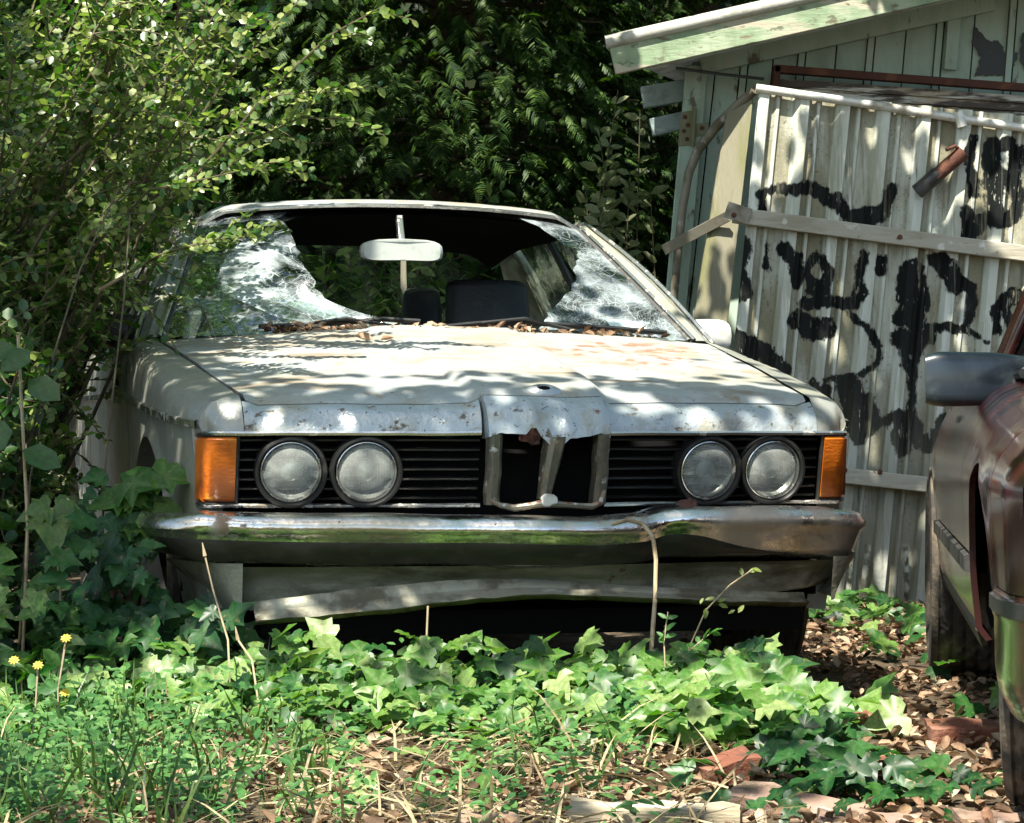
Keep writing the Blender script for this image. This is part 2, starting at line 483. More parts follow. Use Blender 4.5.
# ------------------------------------------------------------------ mesh helpers
class MB:
    def __init__(s):
        s.v, s.f, s.mi = [], [], []
        s.cur = 0

    def add(s, vs, fs):
        o = len(s.v)
        s.v += [tuple(p) for p in vs]
        s.f += [tuple(i + o for i in f) for f in fs]
        s.mi += [s.cur] * len(fs)
        return s

    def grid(s, rows, flip=False, closed=False):
        nr, nc = len(rows), len(rows[0])
        vs = [p for r in rows for p in r]
        fs = []
        for i in range(nr - 1):
            for j in range(nc if closed else nc - 1):
                k = (j + 1) % nc
                q = (i * nc + j, i * nc + k, (i + 1) * nc + k, (i + 1) * nc + j)
                fs.append(q[::-1] if flip else q)
        return s.add(vs, fs)

    def box(s, c, d, rot=None, taper=1.0):
        c = Vector(c)
        vs = []
        for z in (-.5, .5):
            t = taper if z > 0 else 1
            for x, y in ((-.5, -.5), (.5, -.5), (.5, .5), (-.5, .5)):
                p = Vector((x * d[0] * t, y * d[1] * t, z * d[2]))
                if rot is not None:
                    p = rot @ p
                vs.append(c + p)
        return s.add(vs, [(3, 2, 1, 0), (4, 5, 6, 7), (0, 1, 5, 4), (1, 2, 6, 5), (2, 3, 7, 6), (3, 0, 4, 7)])

    def tube(s, path, r, n=7, caps=True):
        path = [Vector(p) for p in path]
        rings = []
        up = Vector((0.13, 0.21, 1)).normalized()
        for i, p in enumerate(path):
            t = (path[min(i + 1, len(path) - 1)] - path[max(i - 1, 0)]).normalized()
            a = t.cross(up)
            if a.length < .05:
                a = t.cross(Vector((1, 0, 0)))
            a.normalize()
            b = t.cross(a)
            rr = r[i] if isinstance(r, (list, tuple)) else r
            rings.append([p + a * (rr * math.cos(k * 2 * math.pi / n)) + b * (rr * math.sin(k * 2 * math.pi / n)) for k in range(n)])
        o = len(s.v)
        s.grid(rings, closed=True)
        if caps:
            s.add(rings[0], [tuple(range(n))[::-1]])
            s.add(rings[-1], [tuple(range(n))])
        return s

    def beam(s, a, b, w, h, side=Vector((0, 1, 0))):
        """Rectangular bar from a to b; w along side, h across."""
        a, b = Vector(a), Vector(b)
        t = (b - a).normalized()
        sd = (side - t * side.dot(t)).normalized()
        up = t.cross(sd)
        vs = []
        for p in (a, b):
            for i, j in ((-1, -1), (1, -1), (1, 1), (-1, 1)):
                vs.append(p + sd * (i * w / 2) + up * (j * h / 2))
        return s.add(vs, [(3, 2, 1, 0), (4, 5, 6, 7), (0, 1, 5, 4), (1, 2, 6, 5), (2, 3, 7, 6), (3, 0, 4, 7)])

    def prism(s, poly, d):
        """Polygon of 3D points pushed along the vector d."""
        n = len(poly)
        poly = [Vector(p) for p in poly]
        vs = poly + [p + Vector(d) for p in poly]
        fs = [tuple(range(n))[::-1], tuple(range(n, 2 * n))]
        for i in range(n):
            k = (i + 1) % n
            fs.append((i, k, n + k, n + i))
        return s.add(vs, fs)

    def lathe(s, prof, M, n=36):
        """prof: (radius, height) pairs around the local z axis of matrix M."""
        rows = []
        for r, h in prof:
            rows.append([M @ Vector((r * math.cos(2 * math.pi * k / n), r * math.sin(2 * math.pi * k / n), h)) for k in range(n)])
        return s.grid(rows, closed=True)

    def build(s, name, m, parent=None, smooth=True, bevel=0, solid=0, angle=38):
        me = bpy.data.meshes.new(name)
        me.from_pydata(s.v, [], s.f)
        for x in (m if isinstance(m, (list, tuple)) else [m]):
            me.materials.append(x)
        if any(s.mi):
            me.polygons.foreach_set('material_index', s.mi)
        o = bpy.data.objects.new(name, me)
        COL.objects.link(o)
        if parent:
            o.parent = parent
        if solid:
            md = o.modifiers.new("solid", 'SOLIDIFY')
            md.thickness = solid
            md.offset = -1
        if bevel:
            md = o.modifiers.new("bevel", 'BEVEL')
            md.width = bevel
            md.segments = 2
            md.limit_method = 'ANGLE'
            md.angle_limit = rad(40)
        if smooth:
            me.polygons.foreach_set('use_smooth', [True] * len(me.polygons))
            me.set_sharp_from_angle(angle=rad(angle))
        me.update()
        return o


def tag(o, label=None, cat=None, group=None, kind=None):
    for k, v in (('label', label), ('category', cat), ('group', group), ('kind', kind)):
        if v:
            o[k] = v
    return o


def empty(name, loc, rz=0.):
    o = bpy.data.objects.new(name, None)
    o.location = loc
    o.rotation_euler = (0, 0, rz)
    o.empty_display_size = .2
    COL.objects.link(o)
    return o


def dup(o, parent=None):
    c = o.copy()
    COL.objects.link(c)
    if parent:
        c.parent = parent
    for ch in list(o.children):
        dup(ch, c)
    return c


def fastmesh(name, V, Fc, m, parent=None, smooth=False, vein=None):
    """numpy mesh of triangles."""
    me = bpy.data.meshes.new(name)
    me.vertices.add(len(V))
    me.vertices.foreach_set('co', V.astype(np.float32).ravel())
    me.loops.add(len(Fc) * 3)
    me.loops.foreach_set('vertex_index', Fc.astype(np.int32).ravel())
    me.polygons.add(len(Fc))
    me.polygons.foreach_set('loop_start', np.arange(0, len(Fc) * 3, 3, dtype=np.int32))
    me.update(calc_edges=True)
    if smooth:
        me.polygons.foreach_set('use_smooth', np.ones(len(me.polygons), dtype=bool))
    me.materials.append(m)
    if vein is not None:
        me.attributes.new('vein', 'FLOAT', 'POINT').data.foreach_set('value', vein.astype(np.float32))
    o = bpy.data.objects.new(name, me)
    COL.objects.link(o)
    if parent:
        o.parent = parent
    return o


def norm(a):
    return a / np.maximum(np.linalg.norm(a, axis=-1, keepdims=True), 1e-9)


def place(tv, tf, pos, nrm, head, scale):
    """Copies of the leaf template (tip along +y, face along +z) -> vertices, triangles."""
    pos, nrm, head = np.asarray(pos, float), norm(np.asarray(nrm, float)), np.asarray(head, float)
    y = norm(head - nrm * np.sum(head * nrm, 1, keepdims=True) + 1e-6)
    x = np.cross(y, nrm)
    sc = np.asarray(scale, float).reshape(-1, 1, 1)
    T = tv[None] * sc
    V = pos[:, None] + T[..., 0:1] * x[:, None] + T[..., 1:2] * y[:, None] + T[..., 2:3] * nrm[:, None]
    n = len(tv)
    Fa = tf[None] + (np.arange(len(pos)) * n)[:, None, None]
    return V.reshape(-1, 3), Fa.reshape(-1, 3)


def join(parts):
    Vs, Fs, o = [], [], 0
    for V, Fa in parts:
        Vs.append(V)
        Fs.append(Fa + o)
        o += len(V)
    return np.concatenate(Vs), np.concatenate(Fs)


def T_ivy(k=0):
    r = random.Random(k)
    half = [(.0, -.02), (.20, -.17), (.44, -.10), (.54, .06), (.42, .20), (.56, .42), (.34, .50), (.20, .70), (.0, 1.0)]
    half = [(a * r.uniform(.88, 1.1), b * r.uniform(.9, 1.1)) for a, b in half]
    out = half + [(-a * r.uniform(.9, 1.1), b) for a, b in half[-2:0:-1]]
    v = [(0, .18, -.05)]
    cl_ = r.uniform(.7, 1.6)
    for a, b in out:
        v.append((a, b, .12 * abs(a) - cl_ * .22 * max(0, b - .3) ** 2 - (cl_ * .13 if abs(a) > .45 else 0) + r.uniform(-.05, .05)))
    n = len(out)
    f = [(0, 1 + i, 1 + (i + 1) % n) for i in range(n)]
    return np.array(v), np.array(f)


IVY = [T_ivy(i) for i in range(5)]
VEIN = np.array([1.0, .55, 0, .35, .75, 0, .85, 0, .1, .95, .1, 0, .85, 0, .75, .35, 0])
OVAL = (np.array([(0, 0, 0), (.22, .35, .06), (.16, .75, .03), (0, 1, -.06), (-.16, .75, .03), (-.22, .35, .06), (0, .5, -.02)]),
        np.array([(0, 1, 6), (1, 2, 6), (2, 3, 6), (3, 4, 6), (4, 5, 6), (5, 0, 6)]))
ROUND = (np.array([(0, 0, 0), (.33, .3, .07), (.30, .72, .04), (0, 1, -.04), (-.30, .72, .04), (-.33, .3, .07), (0, .5, -.02)]), OVAL[1])
CURL = (np.array([(0, 0, .08), (.20, .3, .30), (.20, .72, .26), (.05, 1, .05), (-.2, .75, .16), (-.26, .3, .22), (0, .5, -.03)]), OVAL[1])
BLADE = (np.array([(-.02, 0, 0), (.02, 0, 0), (.018, .35, .02), (-.018, .35, .02), (.013, .7, -.02), (-.013, .7, -.02), (0, 1, -.14)]),
         np.array([(0, 1, 2), (0, 2, 3), (3, 2, 4), (3, 4, 5), (5, 4, 6)]))


def T_spray(k, n=15):
    """A flat drooping conifer spray of one length."""
    r = random.Random(50 + k)
    V, Fa = [], []
    for i in range(n):
        t = (i + .5) / n
        z = -.32 * t * t
        for sgn in (-1, 1):
            if r.random() < .22:
                continue
            L = (.24 * math.sin(math.pi * min(1, t * .9 + .16)) + .05) * r.uniform(.75, 1.15)
            y0 = t
            o = len(V)
            w = .020
            V += [(0, y0 - w, z), (sgn * L * .55, y0 + L * .32 - w, z - .03), (sgn * L, y0 + L * .72, z - .14 * L / .3 - .02), (sgn * L * .5, y0 + L * .5 + w * .6, z - .02), (0, y0 + w, z)]
            Fa += [(o, o + 1, o + 3), (o + 1, o + 2, o + 3), (o, o + 3, o + 4)]
    return np.array(V), np.array(Fa)


SPRAY = [T_spray(i) for i in range(4)]


def rand_n(n, up=1.0, spread=.8):
    a = rng.normal(0, spread, (n, 3))
    a[:, 2] = np.abs(a[:, 2]) * .5 + up
    return norm(a)


def rand_h(n):
    a = rng.uniform(0, 2 * np.pi, n)
    return np.stack([np.cos(a), np.sin(a), rng.uniform(-.5, .3, n)], 1)


# ------------------------------------------------------------------ setting: ground and bank
def gz(x, y):
    near = .03 * noise.noise(Vector((x * 1.3, y * 1.3, 0))) + .012 * noise.noise(Vector((x * 6, y * 6, 3)))
    mound = .04 * math.exp(-((x + .3) / 1.4) ** 2 - ((y - 6.0) / .45) ** 2)
    return near + mound - .01


g = MB()
xs = list(np.linspace(-60, -4.4, 14)) + list(np.linspace(-4, 4, 110)) + list(np.linspace(4.4, 60, 14))
ys = list(np.linspace(-30, 2.6, 10)) + list(np.linspace(3, 12, 120)) + list(np.linspace(12.5, 70, 20))
g.grid([[(x, y, gz(x, y)) for x in xs] for y in ys])
tag(g.build("ground", m_soil), kind="structure")

b = MB()
rows = []
for i in range(26):
    t = i / 25
    rows.append([(x, 16.5 + 5 * t + .7 * noise.noise(Vector((x * .7, t * 6, 1))), -.3 + 7.5 * t + .5 * noise.noise(Vector((x * .9, t * 7, 5)))) for x in np.linspace(-16, 16, 70)])
b.grid(rows)
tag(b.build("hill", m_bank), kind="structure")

# ------------------------------------------------------------------ the derelict coupe
PSI = rad(13.5)
CX0, CY0 = (548 - CX) * 6.5 / F, 6.5
car = empty("derelict_car", (CX0, CY0, 0), PSI)
tag(car, "abandoned silver coupe with smashed windscreen and missing badge sunk in ivy", "car")
CARM = Matrix.Translation((CX0, CY0, 0)) @ Matrix.Rotation(PSI, 4, 'Z')

ZE = [(0, .742), (.1, .750), (.4, .797), (.8, .860), (1.3, .932), (1.5, .938), (3.0, .935), (4.5, .90)]
XH = [(0, .700), (.1, .712), (.6, .755), (1.3, .805), (2.2, .81), (3.2, .78), (4.5, .70)]
WW = [(.08, .785), (.12, .805), (.25, .845), (.45, .872), (.8, .884), (1.2, .888), (3.2, .884), (4.0, .855), (4.5, .79)]
AF, AR, AZ, AD = .74, 3.37, .315, .345


def front(x, z=.585):
    """The nose: y of the grille plane at x, leaning forward towards the top."""
    return .018 + .135 * math.sqrt(x * x + .0009) - .24 * (z - .585)


def hoodz(x, y):
    xe = ip(y, XH)
    q = min(1, abs(x) / xe)
    z = ip(y, ZE) + (.018 + .014 * y) * (1 - q ** 2.4)
    bw = .150 + .05 * y
    z += .021 * (1 - sst(bw - .008, bw + .018, abs(x))) * (1 - .6 * sst(.1, .9, y))
    z -= .014 * (1 - sst(0, .10, y - y_shut(x))) * (1 - sst(.68, .715, abs(x)))
    z += .006 * noise.noise(Vector((x * 3, y * 3, 2))) + .0025 * noise.noise(Vector((x * 9, y * 9, 7)))
    return z


def y_shut(x):
    return front(x) + .040 - .028 * (1 - sst(.13, .19, abs(x)))


# bonnet
h = MB()
nx, ny = 96, 44
rows = []
for j in range(ny + 1):
    t = j / ny
    r = []
    for i in range(nx + 1):
        a = -1 + 2 * i / nx
        y = y_shut(a * .715) + .004 + (1.262 - .05 * a * a - y_shut(a * .715)) * t
        xe = ip(y, XH) - .006
        r.append((a * xe, y, hoodz(a * xe, y) - (.010 if j == 0 else 0)))
    rows.append(r)
h.grid(rows)
fl = [(p[0] * .99, p[1] + .012, p[2] - .03) for p in rows[0]]
h.grid([fl, rows[0]])
for k, sg in ((0, 1), (-1, -1)):
    e = [r[k] for r in rows]
    d = [(p[0] + sg * .008, p[1], p[2] - .03) for p in e]
    h.grid([e, d] if sg > 0 else [d, e])
h.build("hood", m_hood, car)


# nose panel, two sides and the torn centre
def nose_side(sg):
    n = MB()
    rows = []
    for k in range(9):
        t = k / 8
        r = []
        for i in range(31):
            x = sg * (.158 + (.7205 - .158) * i / 30)
            y0, z0 = y_shut(x) - .003, hoodz(x, y_shut(x)) - .012
            zb = .672 + .004 * noise.noise(Vector((x * 14, 1, 1)))
            y = y0 + (front(x, .672) + .004 - y0) * math.sin(t * math.pi / 2) ** 1.2
            z = z0 + (zb - z0) * t + .012 * math.sin(t * math.pi)
            dent = .014 * math.exp(-((x - .52) / .045) ** 2 - ((t - .95) / .3) ** 2) + .010 * math.exp(-((x + .52) / .06) ** 2 - ((t - .6) / .3) ** 2)
            r.append((x, y + dent, z))
        rows.append(r)
    rows.append([(x, y + .03, z + .002) for x, y, z in rows[-1]])
    n.grid(rows, flip=sg > 0)
    return n.build("nose_panel", m_nose, car)


nose_side(-1)
nose_side(1)
c = MB()
rows = []
for k in range(12):
    t = k / 11
    r = []
    for i in range(49):
        x = -.150 + .300 * i / 48
        y0, z0 = y_shut(x) - .004, hoodz(x, y_shut(x)) - .012
        zb = ip(x, [(-.15, .662), (-.125, .671), (-.060, .668), (-.052, .682), (-.036, .684), (-.028, .664), (-.012, .650), (.008, .634), (.022, .636), (.045, .657), (.10, .664), (.128, .671), (.15, .660)]) + .0018 * noise.noise(Vector((x * 70, 0, 0)))
        y = y0 + (front(x, .672) - .040 - y0) * math.sin(t * math.pi / 2) + .004 * noise.noise(Vector((x * 16, t * 3, 4))) * t
        r.append((x, y, z0 + (zb - z0) * t + .010 * math.sin(t * math.pi)))
    r = [(r[0][0] - .002, r[0][1] + .065, r[0][2] - .004)] + r + [(r[-1][0] + .002, r[-1][1] + .065, r[-1][2] - .004)]
    rows.append(r)
rows.append([(x, y + .02, z + .004) for x, y, z in rows[-1]])
c.grid(rows)
npan = c.build("nose_panel", m_nose, car)
tag(npan, "torn centre of the nose above the kidney openings")


d = MB()
yb = y_shut(.004) + .030
Mb = Matrix.Translation((.006, yb, hoodz(.006, yb) + .002)) @ Matrix.Rotation(rad(38), 4, 'X')
d.lathe([(.045, -.012), (.030, .0), (.018, .006), (.0145, .007), (.012, .002), (.011, -.01)], Mb @ Matrix.Diagonal((1.25, .75, 1, 1)), 26)
bm_ = d.build("badge_mount", m_nose, car)
d = MB()
d.lathe([(.0125, .0035), (.0001, .003)], Mb @ Matrix.Diagonal((1.25, .75, 1, 1)), 20)
d.build("badge_hole", m_dark, bm_)
# badge scar on the torn nose: broken faint outline with two pin holes


def scar(a0, a1):
    d = MB()
    d.tube([Vector((.012 + .036 * math.cos(a), y_shut(.012) - .044, .716 + .021 * math.sin(a))) for a in np.linspace(a0, a1, 12)], .0009, 5)
    d.build("badge_scar", m_grey, car)


scar(math.pi * .62, math.pi * 1.32)
scar(-math.pi * .42, math.pi * .22)
for xx in (-.010, .034):
    d = MB()
    d.lathe([(0, .001), (.0035, 0)], Matrix.Translation((xx, y_shut(.012) - .046, .712)) @ Matrix.Rotation(rad(60), 4, 'X'), 10)
    d.build("pin_hole", m_dark, car)
# rusted bracket behind the tear
d = MB()
d.grid([[(-.078 + .052 * i / 8 + .005 * noise.noise(Vector((i * .9, j * .9, 2))), -.026 - .012 * noise.noise(Vector((i * .5, j * .5, 8))), .690 - (.050 - .022 * abs(i / 8 - .7)) * j / 6 + .006 * noise.noise(Vector((i * 1.3, j * .7, 0)))) for i in range(9)] for j in range(7)])
d.build("rusted_bracket", m_rust, car, solid=.004)


# body sides
def crease(y):
    return .690 + min(.085, .068 * (y - .12))


def profile(y):
    w, z, xe, zc = ip(y, WW), ip(y, ZE), ip(y, XH), crease(y)
    return [(xe + .005, z), (xe + .35 * (w - xe), z - .004), (xe + .72 * (w - xe), z - .014), (w - .012, z - .032), (w - .004, z - .032 + (zc + .012 - z + .032) * .45),
            (w - .001, zc + .014), (w + .003, zc), (w - .004, zc - .018), (w - .008, .56), (w - .018, .40), (w - .05, .22)]


def cut(poly, zb):
    out = [poly[0]]
    for p, q in zip(poly, poly[1:]):
        if q[1] <= zb:
            t = (p[1] - zb) / (p[1] - q[1])
            out.append((p[0] + (q[0] - p[0]) * t, zb))
            return out
        out.append(q)
    return out


def resample(poly, n):
    L = [0]
    for p, q in zip(poly, poly[1:]):
        L.append(L[-1] + math.hypot(q[0] - p[0], q[1] - p[1]))
    return [(float(np.interp(L[-1] * k / (n - 1), L, [p[0] for p in poly])), float(np.interp(L[-1] * k / (n - 1), L, [p[1] for p in poly]))) for k in range(n)]


def side_bottom(y, sill):
    zb = sill
    if y < .205:
        zb = .672
    for cy in (AF, AR):
        d = abs(y - cy)
        if d < AD:
            zb = max(zb, AZ + math.sqrt(AD * AD - d * d))
    return zb


def side_panel(sg, y0, y1, name, m, n=40, sill=.22, nose=False):
    mb = MB()
    ys = sorted(set(np.linspace(y0, y1, n).tolist() + ([.2049, .2051] if nose else []) + [v for cy in (AF, AR) for k in np.linspace(0, math.pi, 24) for v in [cy - AD * math.cos(k)] if y0 < v < y1]))
    rows = []
    for y in ys:
        zb = side_bottom(y, sill)
        pr = resample(cut(profile(y), zb), 26)
        r = []
        for x, z in pr:
            dd = min(math.hypot(y - cy, z - AZ) for cy in (AF, AR))
            fl = .014 * math.exp(-((dd - AD) / .022) ** 2)
            dn = .004 * noise.noise(Vector((y * 3, z * 4, sg)))
            r.append(Vector((sg * (x + fl + dn), y, z)))
        rows.append(r)
    if nose:
        # the rounded front corner above the indicator
        pr = resample(cut(profile(ys[0]), .672), 26)
        cap = []
        for t_ in np.linspace(1, 0, 7)[:-1]:
            r = []
            for x, z in pr:
                zt = z + (.673 - z) * t_
                q = min(1, max(0, (x - .70) / .11))
                yf = front(x, .673) + .004 + .05 * q ** 5
                yy = ys[0] + (yf - ys[0]) * math.sin(t_ * math.pi / 2) ** 1.1
                r.append(Vector((sg * (x - .012 * q * q * t_), yy, zt)))
            cap.append(r)
        rows = cap + rows
    mb.grid(rows, flip=sg < 0)
    # return lip round the bottom edge
    lip = [r[-1] for r in rows]
    lin = [Vector((p.x - sg * .05, p.y, p.z + .004)) for p in lip]
    mb.grid([lip, lin], flip=sg > 0)
    return mb.build(name, m, car)


for sg in (-1, 1):
    f_ = side_panel(sg, .160, 1.30, "front_fender", m_paint, nose=True)
    dr = side_panel(sg, 1.308, 2.66, "door", m_paint)
    hd = MB()
    hd.box((sg * .872, 2.48, .79), (.02, .16, .028))
    hd.build("handle", m_trim, dr, bevel=.006)
    side_panel(sg, 2.668, 4.42, "rear_quarter", m_paint)
    t = MB()
    rows = []
    for y in np.linspace(.17, 4.3, 70):
        w = ip(y, WW)
        zc = crease(y)
        rows.append([(sg * (w + .002), y, zc + .010), (sg * (w + .011), y, zc + .007), (sg * (w + .011), y, zc - .009), (sg * (w + .001), y, zc - .013)])
    t.grid(rows, flip=sg > 0)
    t.build("side_trim", m_trim, car)

# under body, bulkhead, radiator panel, boot
u = MB()
u.box((0, 2.2, .21), (1.36, 4.2, .06))
u.build("floor_pan", m_dark, car)
u = MB()
u.box((0, 1.28, .57), (1.50, .03, .70))
u.build("bulkhead", m_dark, car)
u = MB()
rows = [[(x, front(x) + .085, z) for x in np.linspace(-.775, .775, 41)] for z in (.26, .50, .72)]
u.grid(rows)
u.build("radiator_panel", m_dark, car, solid=.02)
u = MB()
rows = [[(a * (ip(y, XH) - .004), y, ip(y, ZE) + .03 * (1 - a * a) - (.04 if y > 4.4 else 0)) for a in np.linspace(-1, 1, 15)] for y in np.linspace(3.62, 4.45, 10)]
rows.append([(a * .75, 4.50, .60) for a in np.linspace(-1, 1, 15)])
rows.append([(a * .73, 4.45, .28) for a in np.linspace(-1, 1, 15)])
u.grid(rows)
u.build("boot_lid", m_paint, car)

u = MB()
u.grid([[(a * .74, y, hoodz(a * .74, y) - .045) for a in np.linspace(-1, 1, 13)] for y in np.linspace(.15, 1.24, 8)])
u.build("bonnet_light_block", m_dark, car)  # added dark sheet, stops sun leaking through the bonnet gap behind the grille

# roof
RX = [(1.9, .622), (2.4, .610), (3.05, .585)]


def roofz(x, y):
    xe = ip(y, RX)
    z = 1.356 + .036 * (1 - (abs(x) / xe) ** 2.2) - .05 * sst(2.6, 3.15, y)
    return z


u = MB()
rows = []
for j in range(21):
    t = j / 20
    r = []
    for i in range(41):
        a = -1 + i / 20
        y0 = 1.905 + .06 * a * a
        y = y0 + (3.02 - y0) * t ** 1.3
        x = a * ip(y, RX)
        lipz = -.020 * (1 - sst(0, .09, y - y0)) - .034 * sst(.84, 1, abs(a))
        r.append((x, y, roofz(x, y) + lipz))
    rows.append(r)
lipr = [(p[0] * .995, p[1] + .006, p[2] - .007) for p in rows[0]]
u.grid([lipr] + rows)
roof = u.build("roof", m_hood, car)
u = MB()
u.grid([[(p[0] * .97, p[1] + .02, p[2] - .035) for p in r] for r in rows])
u.build("headliner", m_dark, car)
u = MB()
u.tube([(p[0], p[1] - .002, p[2] + .001) for p in lipr], .007, 6)
u.build("screen_trim", m_trim, car)


def screen(a, b):
    x = a * (.782 * (1 - b) + .598 * b)
    y = 1.295 + .625 * b + .065 * a * a - .02 * math.sin(b * math.pi)
    z = .950 + .402 * b - .012 * a * a - .026 * b * abs(a) ** 5
    return Vector((x, y, z))


# pillars
for sg in (-1, 1):
    p = MB()
    rows, trim, seal, gut = [], [], [], []
    for k in range(17):
        b_ = k / 16
        q = screen(sg * 1.0, b_)
        o = Vector((sg * (.848 - .216 * b_ + .006 * math.sin(b_ * math.pi)), 1.37 + .65 * b_, .925 + .398 * b_ + .022 * math.sin(b_ * math.pi)))
        i1 = q + Vector((sg * .006, -.004, 0))
        mid = (i1 + o) / 2 + Vector((sg * .004, -.014, .006))
        rows.append([q + Vector((-sg * .01, .035, -.01)), i1, mid, o, o + Vector((-sg * .02, .05, -.012))])
        trim.append(i1 + Vector((sg * .002, -.008, .002)))
        seal.append(q + Vector((-sg * .006, -.002, 0)))
        gut.append(o + Vector((sg * .008, -.002, .004)))
    p.grid(rows, flip=sg < 0)
    p.build("pillar", m_paint, car)
    t = MB()
    t.tube(trim, .0055, 6)
    t.build("screen_trim", m_trim, car)
    t = MB()
    t.tube(seal, .007, 6)
    t.build("screen_seal", m_grey, car)
    t = MB()
    gut += [Vector((sg * (ip(y, RX) + .012), y, 1.330 - .05 * sst(2.6, 3.15, y))) for y in np.linspace(2.05, 3.0, 9)]
    t.tube(gut, .0065, 6)
    t.build("roof_gutter", m_trim, car)
    # rear pillar
    p = MB()
    rows = []
    for k in range(13):
        t_ = k / 12
        top = Vector((sg * .578, 2.86 + .16 * t_, 1.315 - .012 * t_))
        bot = Vector((sg * .785, 2.96 + .72 * t_, .935))
        rows.append([top.lerp(bot, q) + Vector((sg * .02 * math.sin(q * math.pi), 0, .015 * math.sin(q * math.pi))) for q in np.linspace(0, 1, 7)])
    p.grid(rows, flip=sg > 0)
    p.build("pillar", m_paint, car, solid=.03)
    # side glass
    p = MB()
    top = [Vector((sg * (ip(y, RX) - .006), y, 1.318)) for y in np.linspace(2.02, 2.84, 8)]
    bot = [Vector((sg * .798, y, .935)) for y in np.linspace(1.44, 2.96, 8)]
    p.grid([top, bot])
    p.build("side_window", m_glass, car)
    t = MB()
    t.tube(bot, .008, 6)
    t.tube([Vector((sg * (ip(2.38, RX) - .008), 2.40, 1.32)), Vector((sg * .776, 2.30, .935))], .012, 6)
    t.build("window_frame", m_black, car)

# rear window
p = MB()
p.grid([[(a * (.555 + .10 * t), 3.03 + .62 * t + .03 * (1 - a * a) * t, 1.318 - .375 * t + .015 * math.sin(t * math.pi)) for a in np.linspace(-1, 1, 9)] for t in np.linspace(0, 1, 7)])
p.build("rear_window", m_rear, car)
p = MB()
p.box((0, 3.40, .915), (1.36, .55, .03))
p.build("parcel_shelf", m_vinyl, car, bevel=.008)

# cabin
p = MB()
rows = []
for x in np.linspace(-.70, .70, 21):
    e = .03 * (x / .7) ** 2
    rows.append([(x, 1.36 + e, .925), (x, 1.46 + e, .938), (x, 1.60, .93), (x, 1.68, .90), (x, 1.70, .72), (x, 1.60, .5)])
p.grid(rows, flip=True)
p.build("dashboard", m_vinyl, car)


def seat(x, y, top, hw, blue=False, rear=False):
    mb = MB()
    n = 13
    rows = []
    for k in range(9):
        t = k / 8
        z = .42 + (top - .42) * t
        wv = hw * (1 - .10 * t ** 3)
        ring = []
        for i in range(16):
            a = 2 * math.pi * i / 16
            cx_, cy_ = math.cos(a), math.sin(a)
            ring.append((x + wv * math.copysign(abs(cx_) ** .5, cx_), y + .16 * t + .07 * (1 - .35 * t) * math.copysign(abs(cy_) ** .6, cy_), z))
        rows.append(ring)
    mb.grid(rows, closed=True)
    cz = sum(p[0] for p in rows[-1]) / 16, sum(p[1] for p in rows[-1]) / 16
    for f_, dz in ((.93, .012), (.78, .020), (.4, .023)):
        rows.append([(cz[0] + (p[0] - cz[0]) * f_, cz[1] + (p[1] - cz[1]) * f_, top + dz) for p in rows[8]])
    mb.grid(rows[8:], closed=True)
    mb.add(rows[-1], [tuple(range(16))])
    o = mb.build("seat", m_vinyl, car, bevel=.012)
    mb = MB()
    mb.box((x, y - .22, .46), (hw * 1.9, .5, .14))
    mb.build("cushion", m_vinyl, o, bevel=.03)
    return o


seat(.425, 2.35, 1.150, .155)
seat(-.40, 2.42, 1.05, .20)
seat(.33, 2.98, 1.150, .075)
seat(-.33, 2.98, 1.10, .20)

# inside mirror, with a hanging tag
p = MB()
mc = Vector((-.004, 1.80, 1.222))
rows = []
for k in range(20):
    a = 2 * math.pi * k / 20
    rows.append((.128 * math.copysign(abs(math.cos(a)) ** .45, math.cos(a)), .034 * math.copysign(abs(math.sin(a)) ** .55, math.sin(a))))
ring = lambda s_, dy, dz=0: [mc + Vector((x * s_, dy - .012 * (1 - (x / .13) ** 2), z * s_ - .006 * (x / .13) ** 2 + dz)) for x, z in rows]
p.grid([ring(1, .02), ring(1.0, -.005), ring(.93, -.014)], closed=True)
p.add(ring(.93, -.014), [tuple(range(20))[::-1]])
mir = p.build("mirror", m_mirror, car)
p = MB()
p.beam(mc + Vector((.0, .0, .02)), mc + Vector((.006, .07, .105)), .02, .026, Vector((1, 0, 0)))
p.build("mirror_arm", m_trim, mir, bevel=.004)
p = MB()
p.prism([mc + Vector((x, -.025, z)) for x, z in ((-.007, -.03), (.009, -.03), (.011, -.12), (-.001, -.135), (-.008, -.115))], (0, .003, 0))
p.build("mirror_tag", m_post, mir)


# windscreen fragments
def inside(pt, poly):
    x, y = pt
    r = False
    for (x1, y1), (x2, y2) in zip(poly, poly[1:] + poly[:1]):
        if (y1 > y) != (y2 > y) and x < (x2 - x1) * (y - y1) / (y2 - y1) + x1:
            r = not r
    return r


def shard(rowsab, m, name, na=26, fold=None):
    """rowsab: (b, a_start, a_end) along the height; surface between with an optional displacement."""
    bs = [r[0] for r in rowsab]
    mb = MB()
    rows = []
    for b_ in np.linspace(bs[0], bs[-1], 34):
        a0 = float(np.interp(b_, bs, [r[1] for r in rowsab]))
        a1 = float(np.interp(b_, bs, [r[2] for r in rowsab]))
        jag = .018 * noise.noise(Vector((b_ * 22, 3, a0)))
        jag += .02 * (abs((b_ * 13.7) % 1 - .5) - .25) + .012 * (abs((b_ * 31.3) % 1 - .5) - .25)
        if abs(a1) < .95:
            a1 += jag
        if abs(a0) < .95:
            a0 += jag
        r = []
        for k in range(na):
            a = a0 + (a1 - a0) * k / (na - 1)
            q = screen(a, b_)
            q += Vector((0, -1, .55)) * (fold(a, b_) if fold else 0)
            r.append(q)
        rows.append(r)
    mb.grid(rows)
    return mb.build(name, m, car, angle=60)


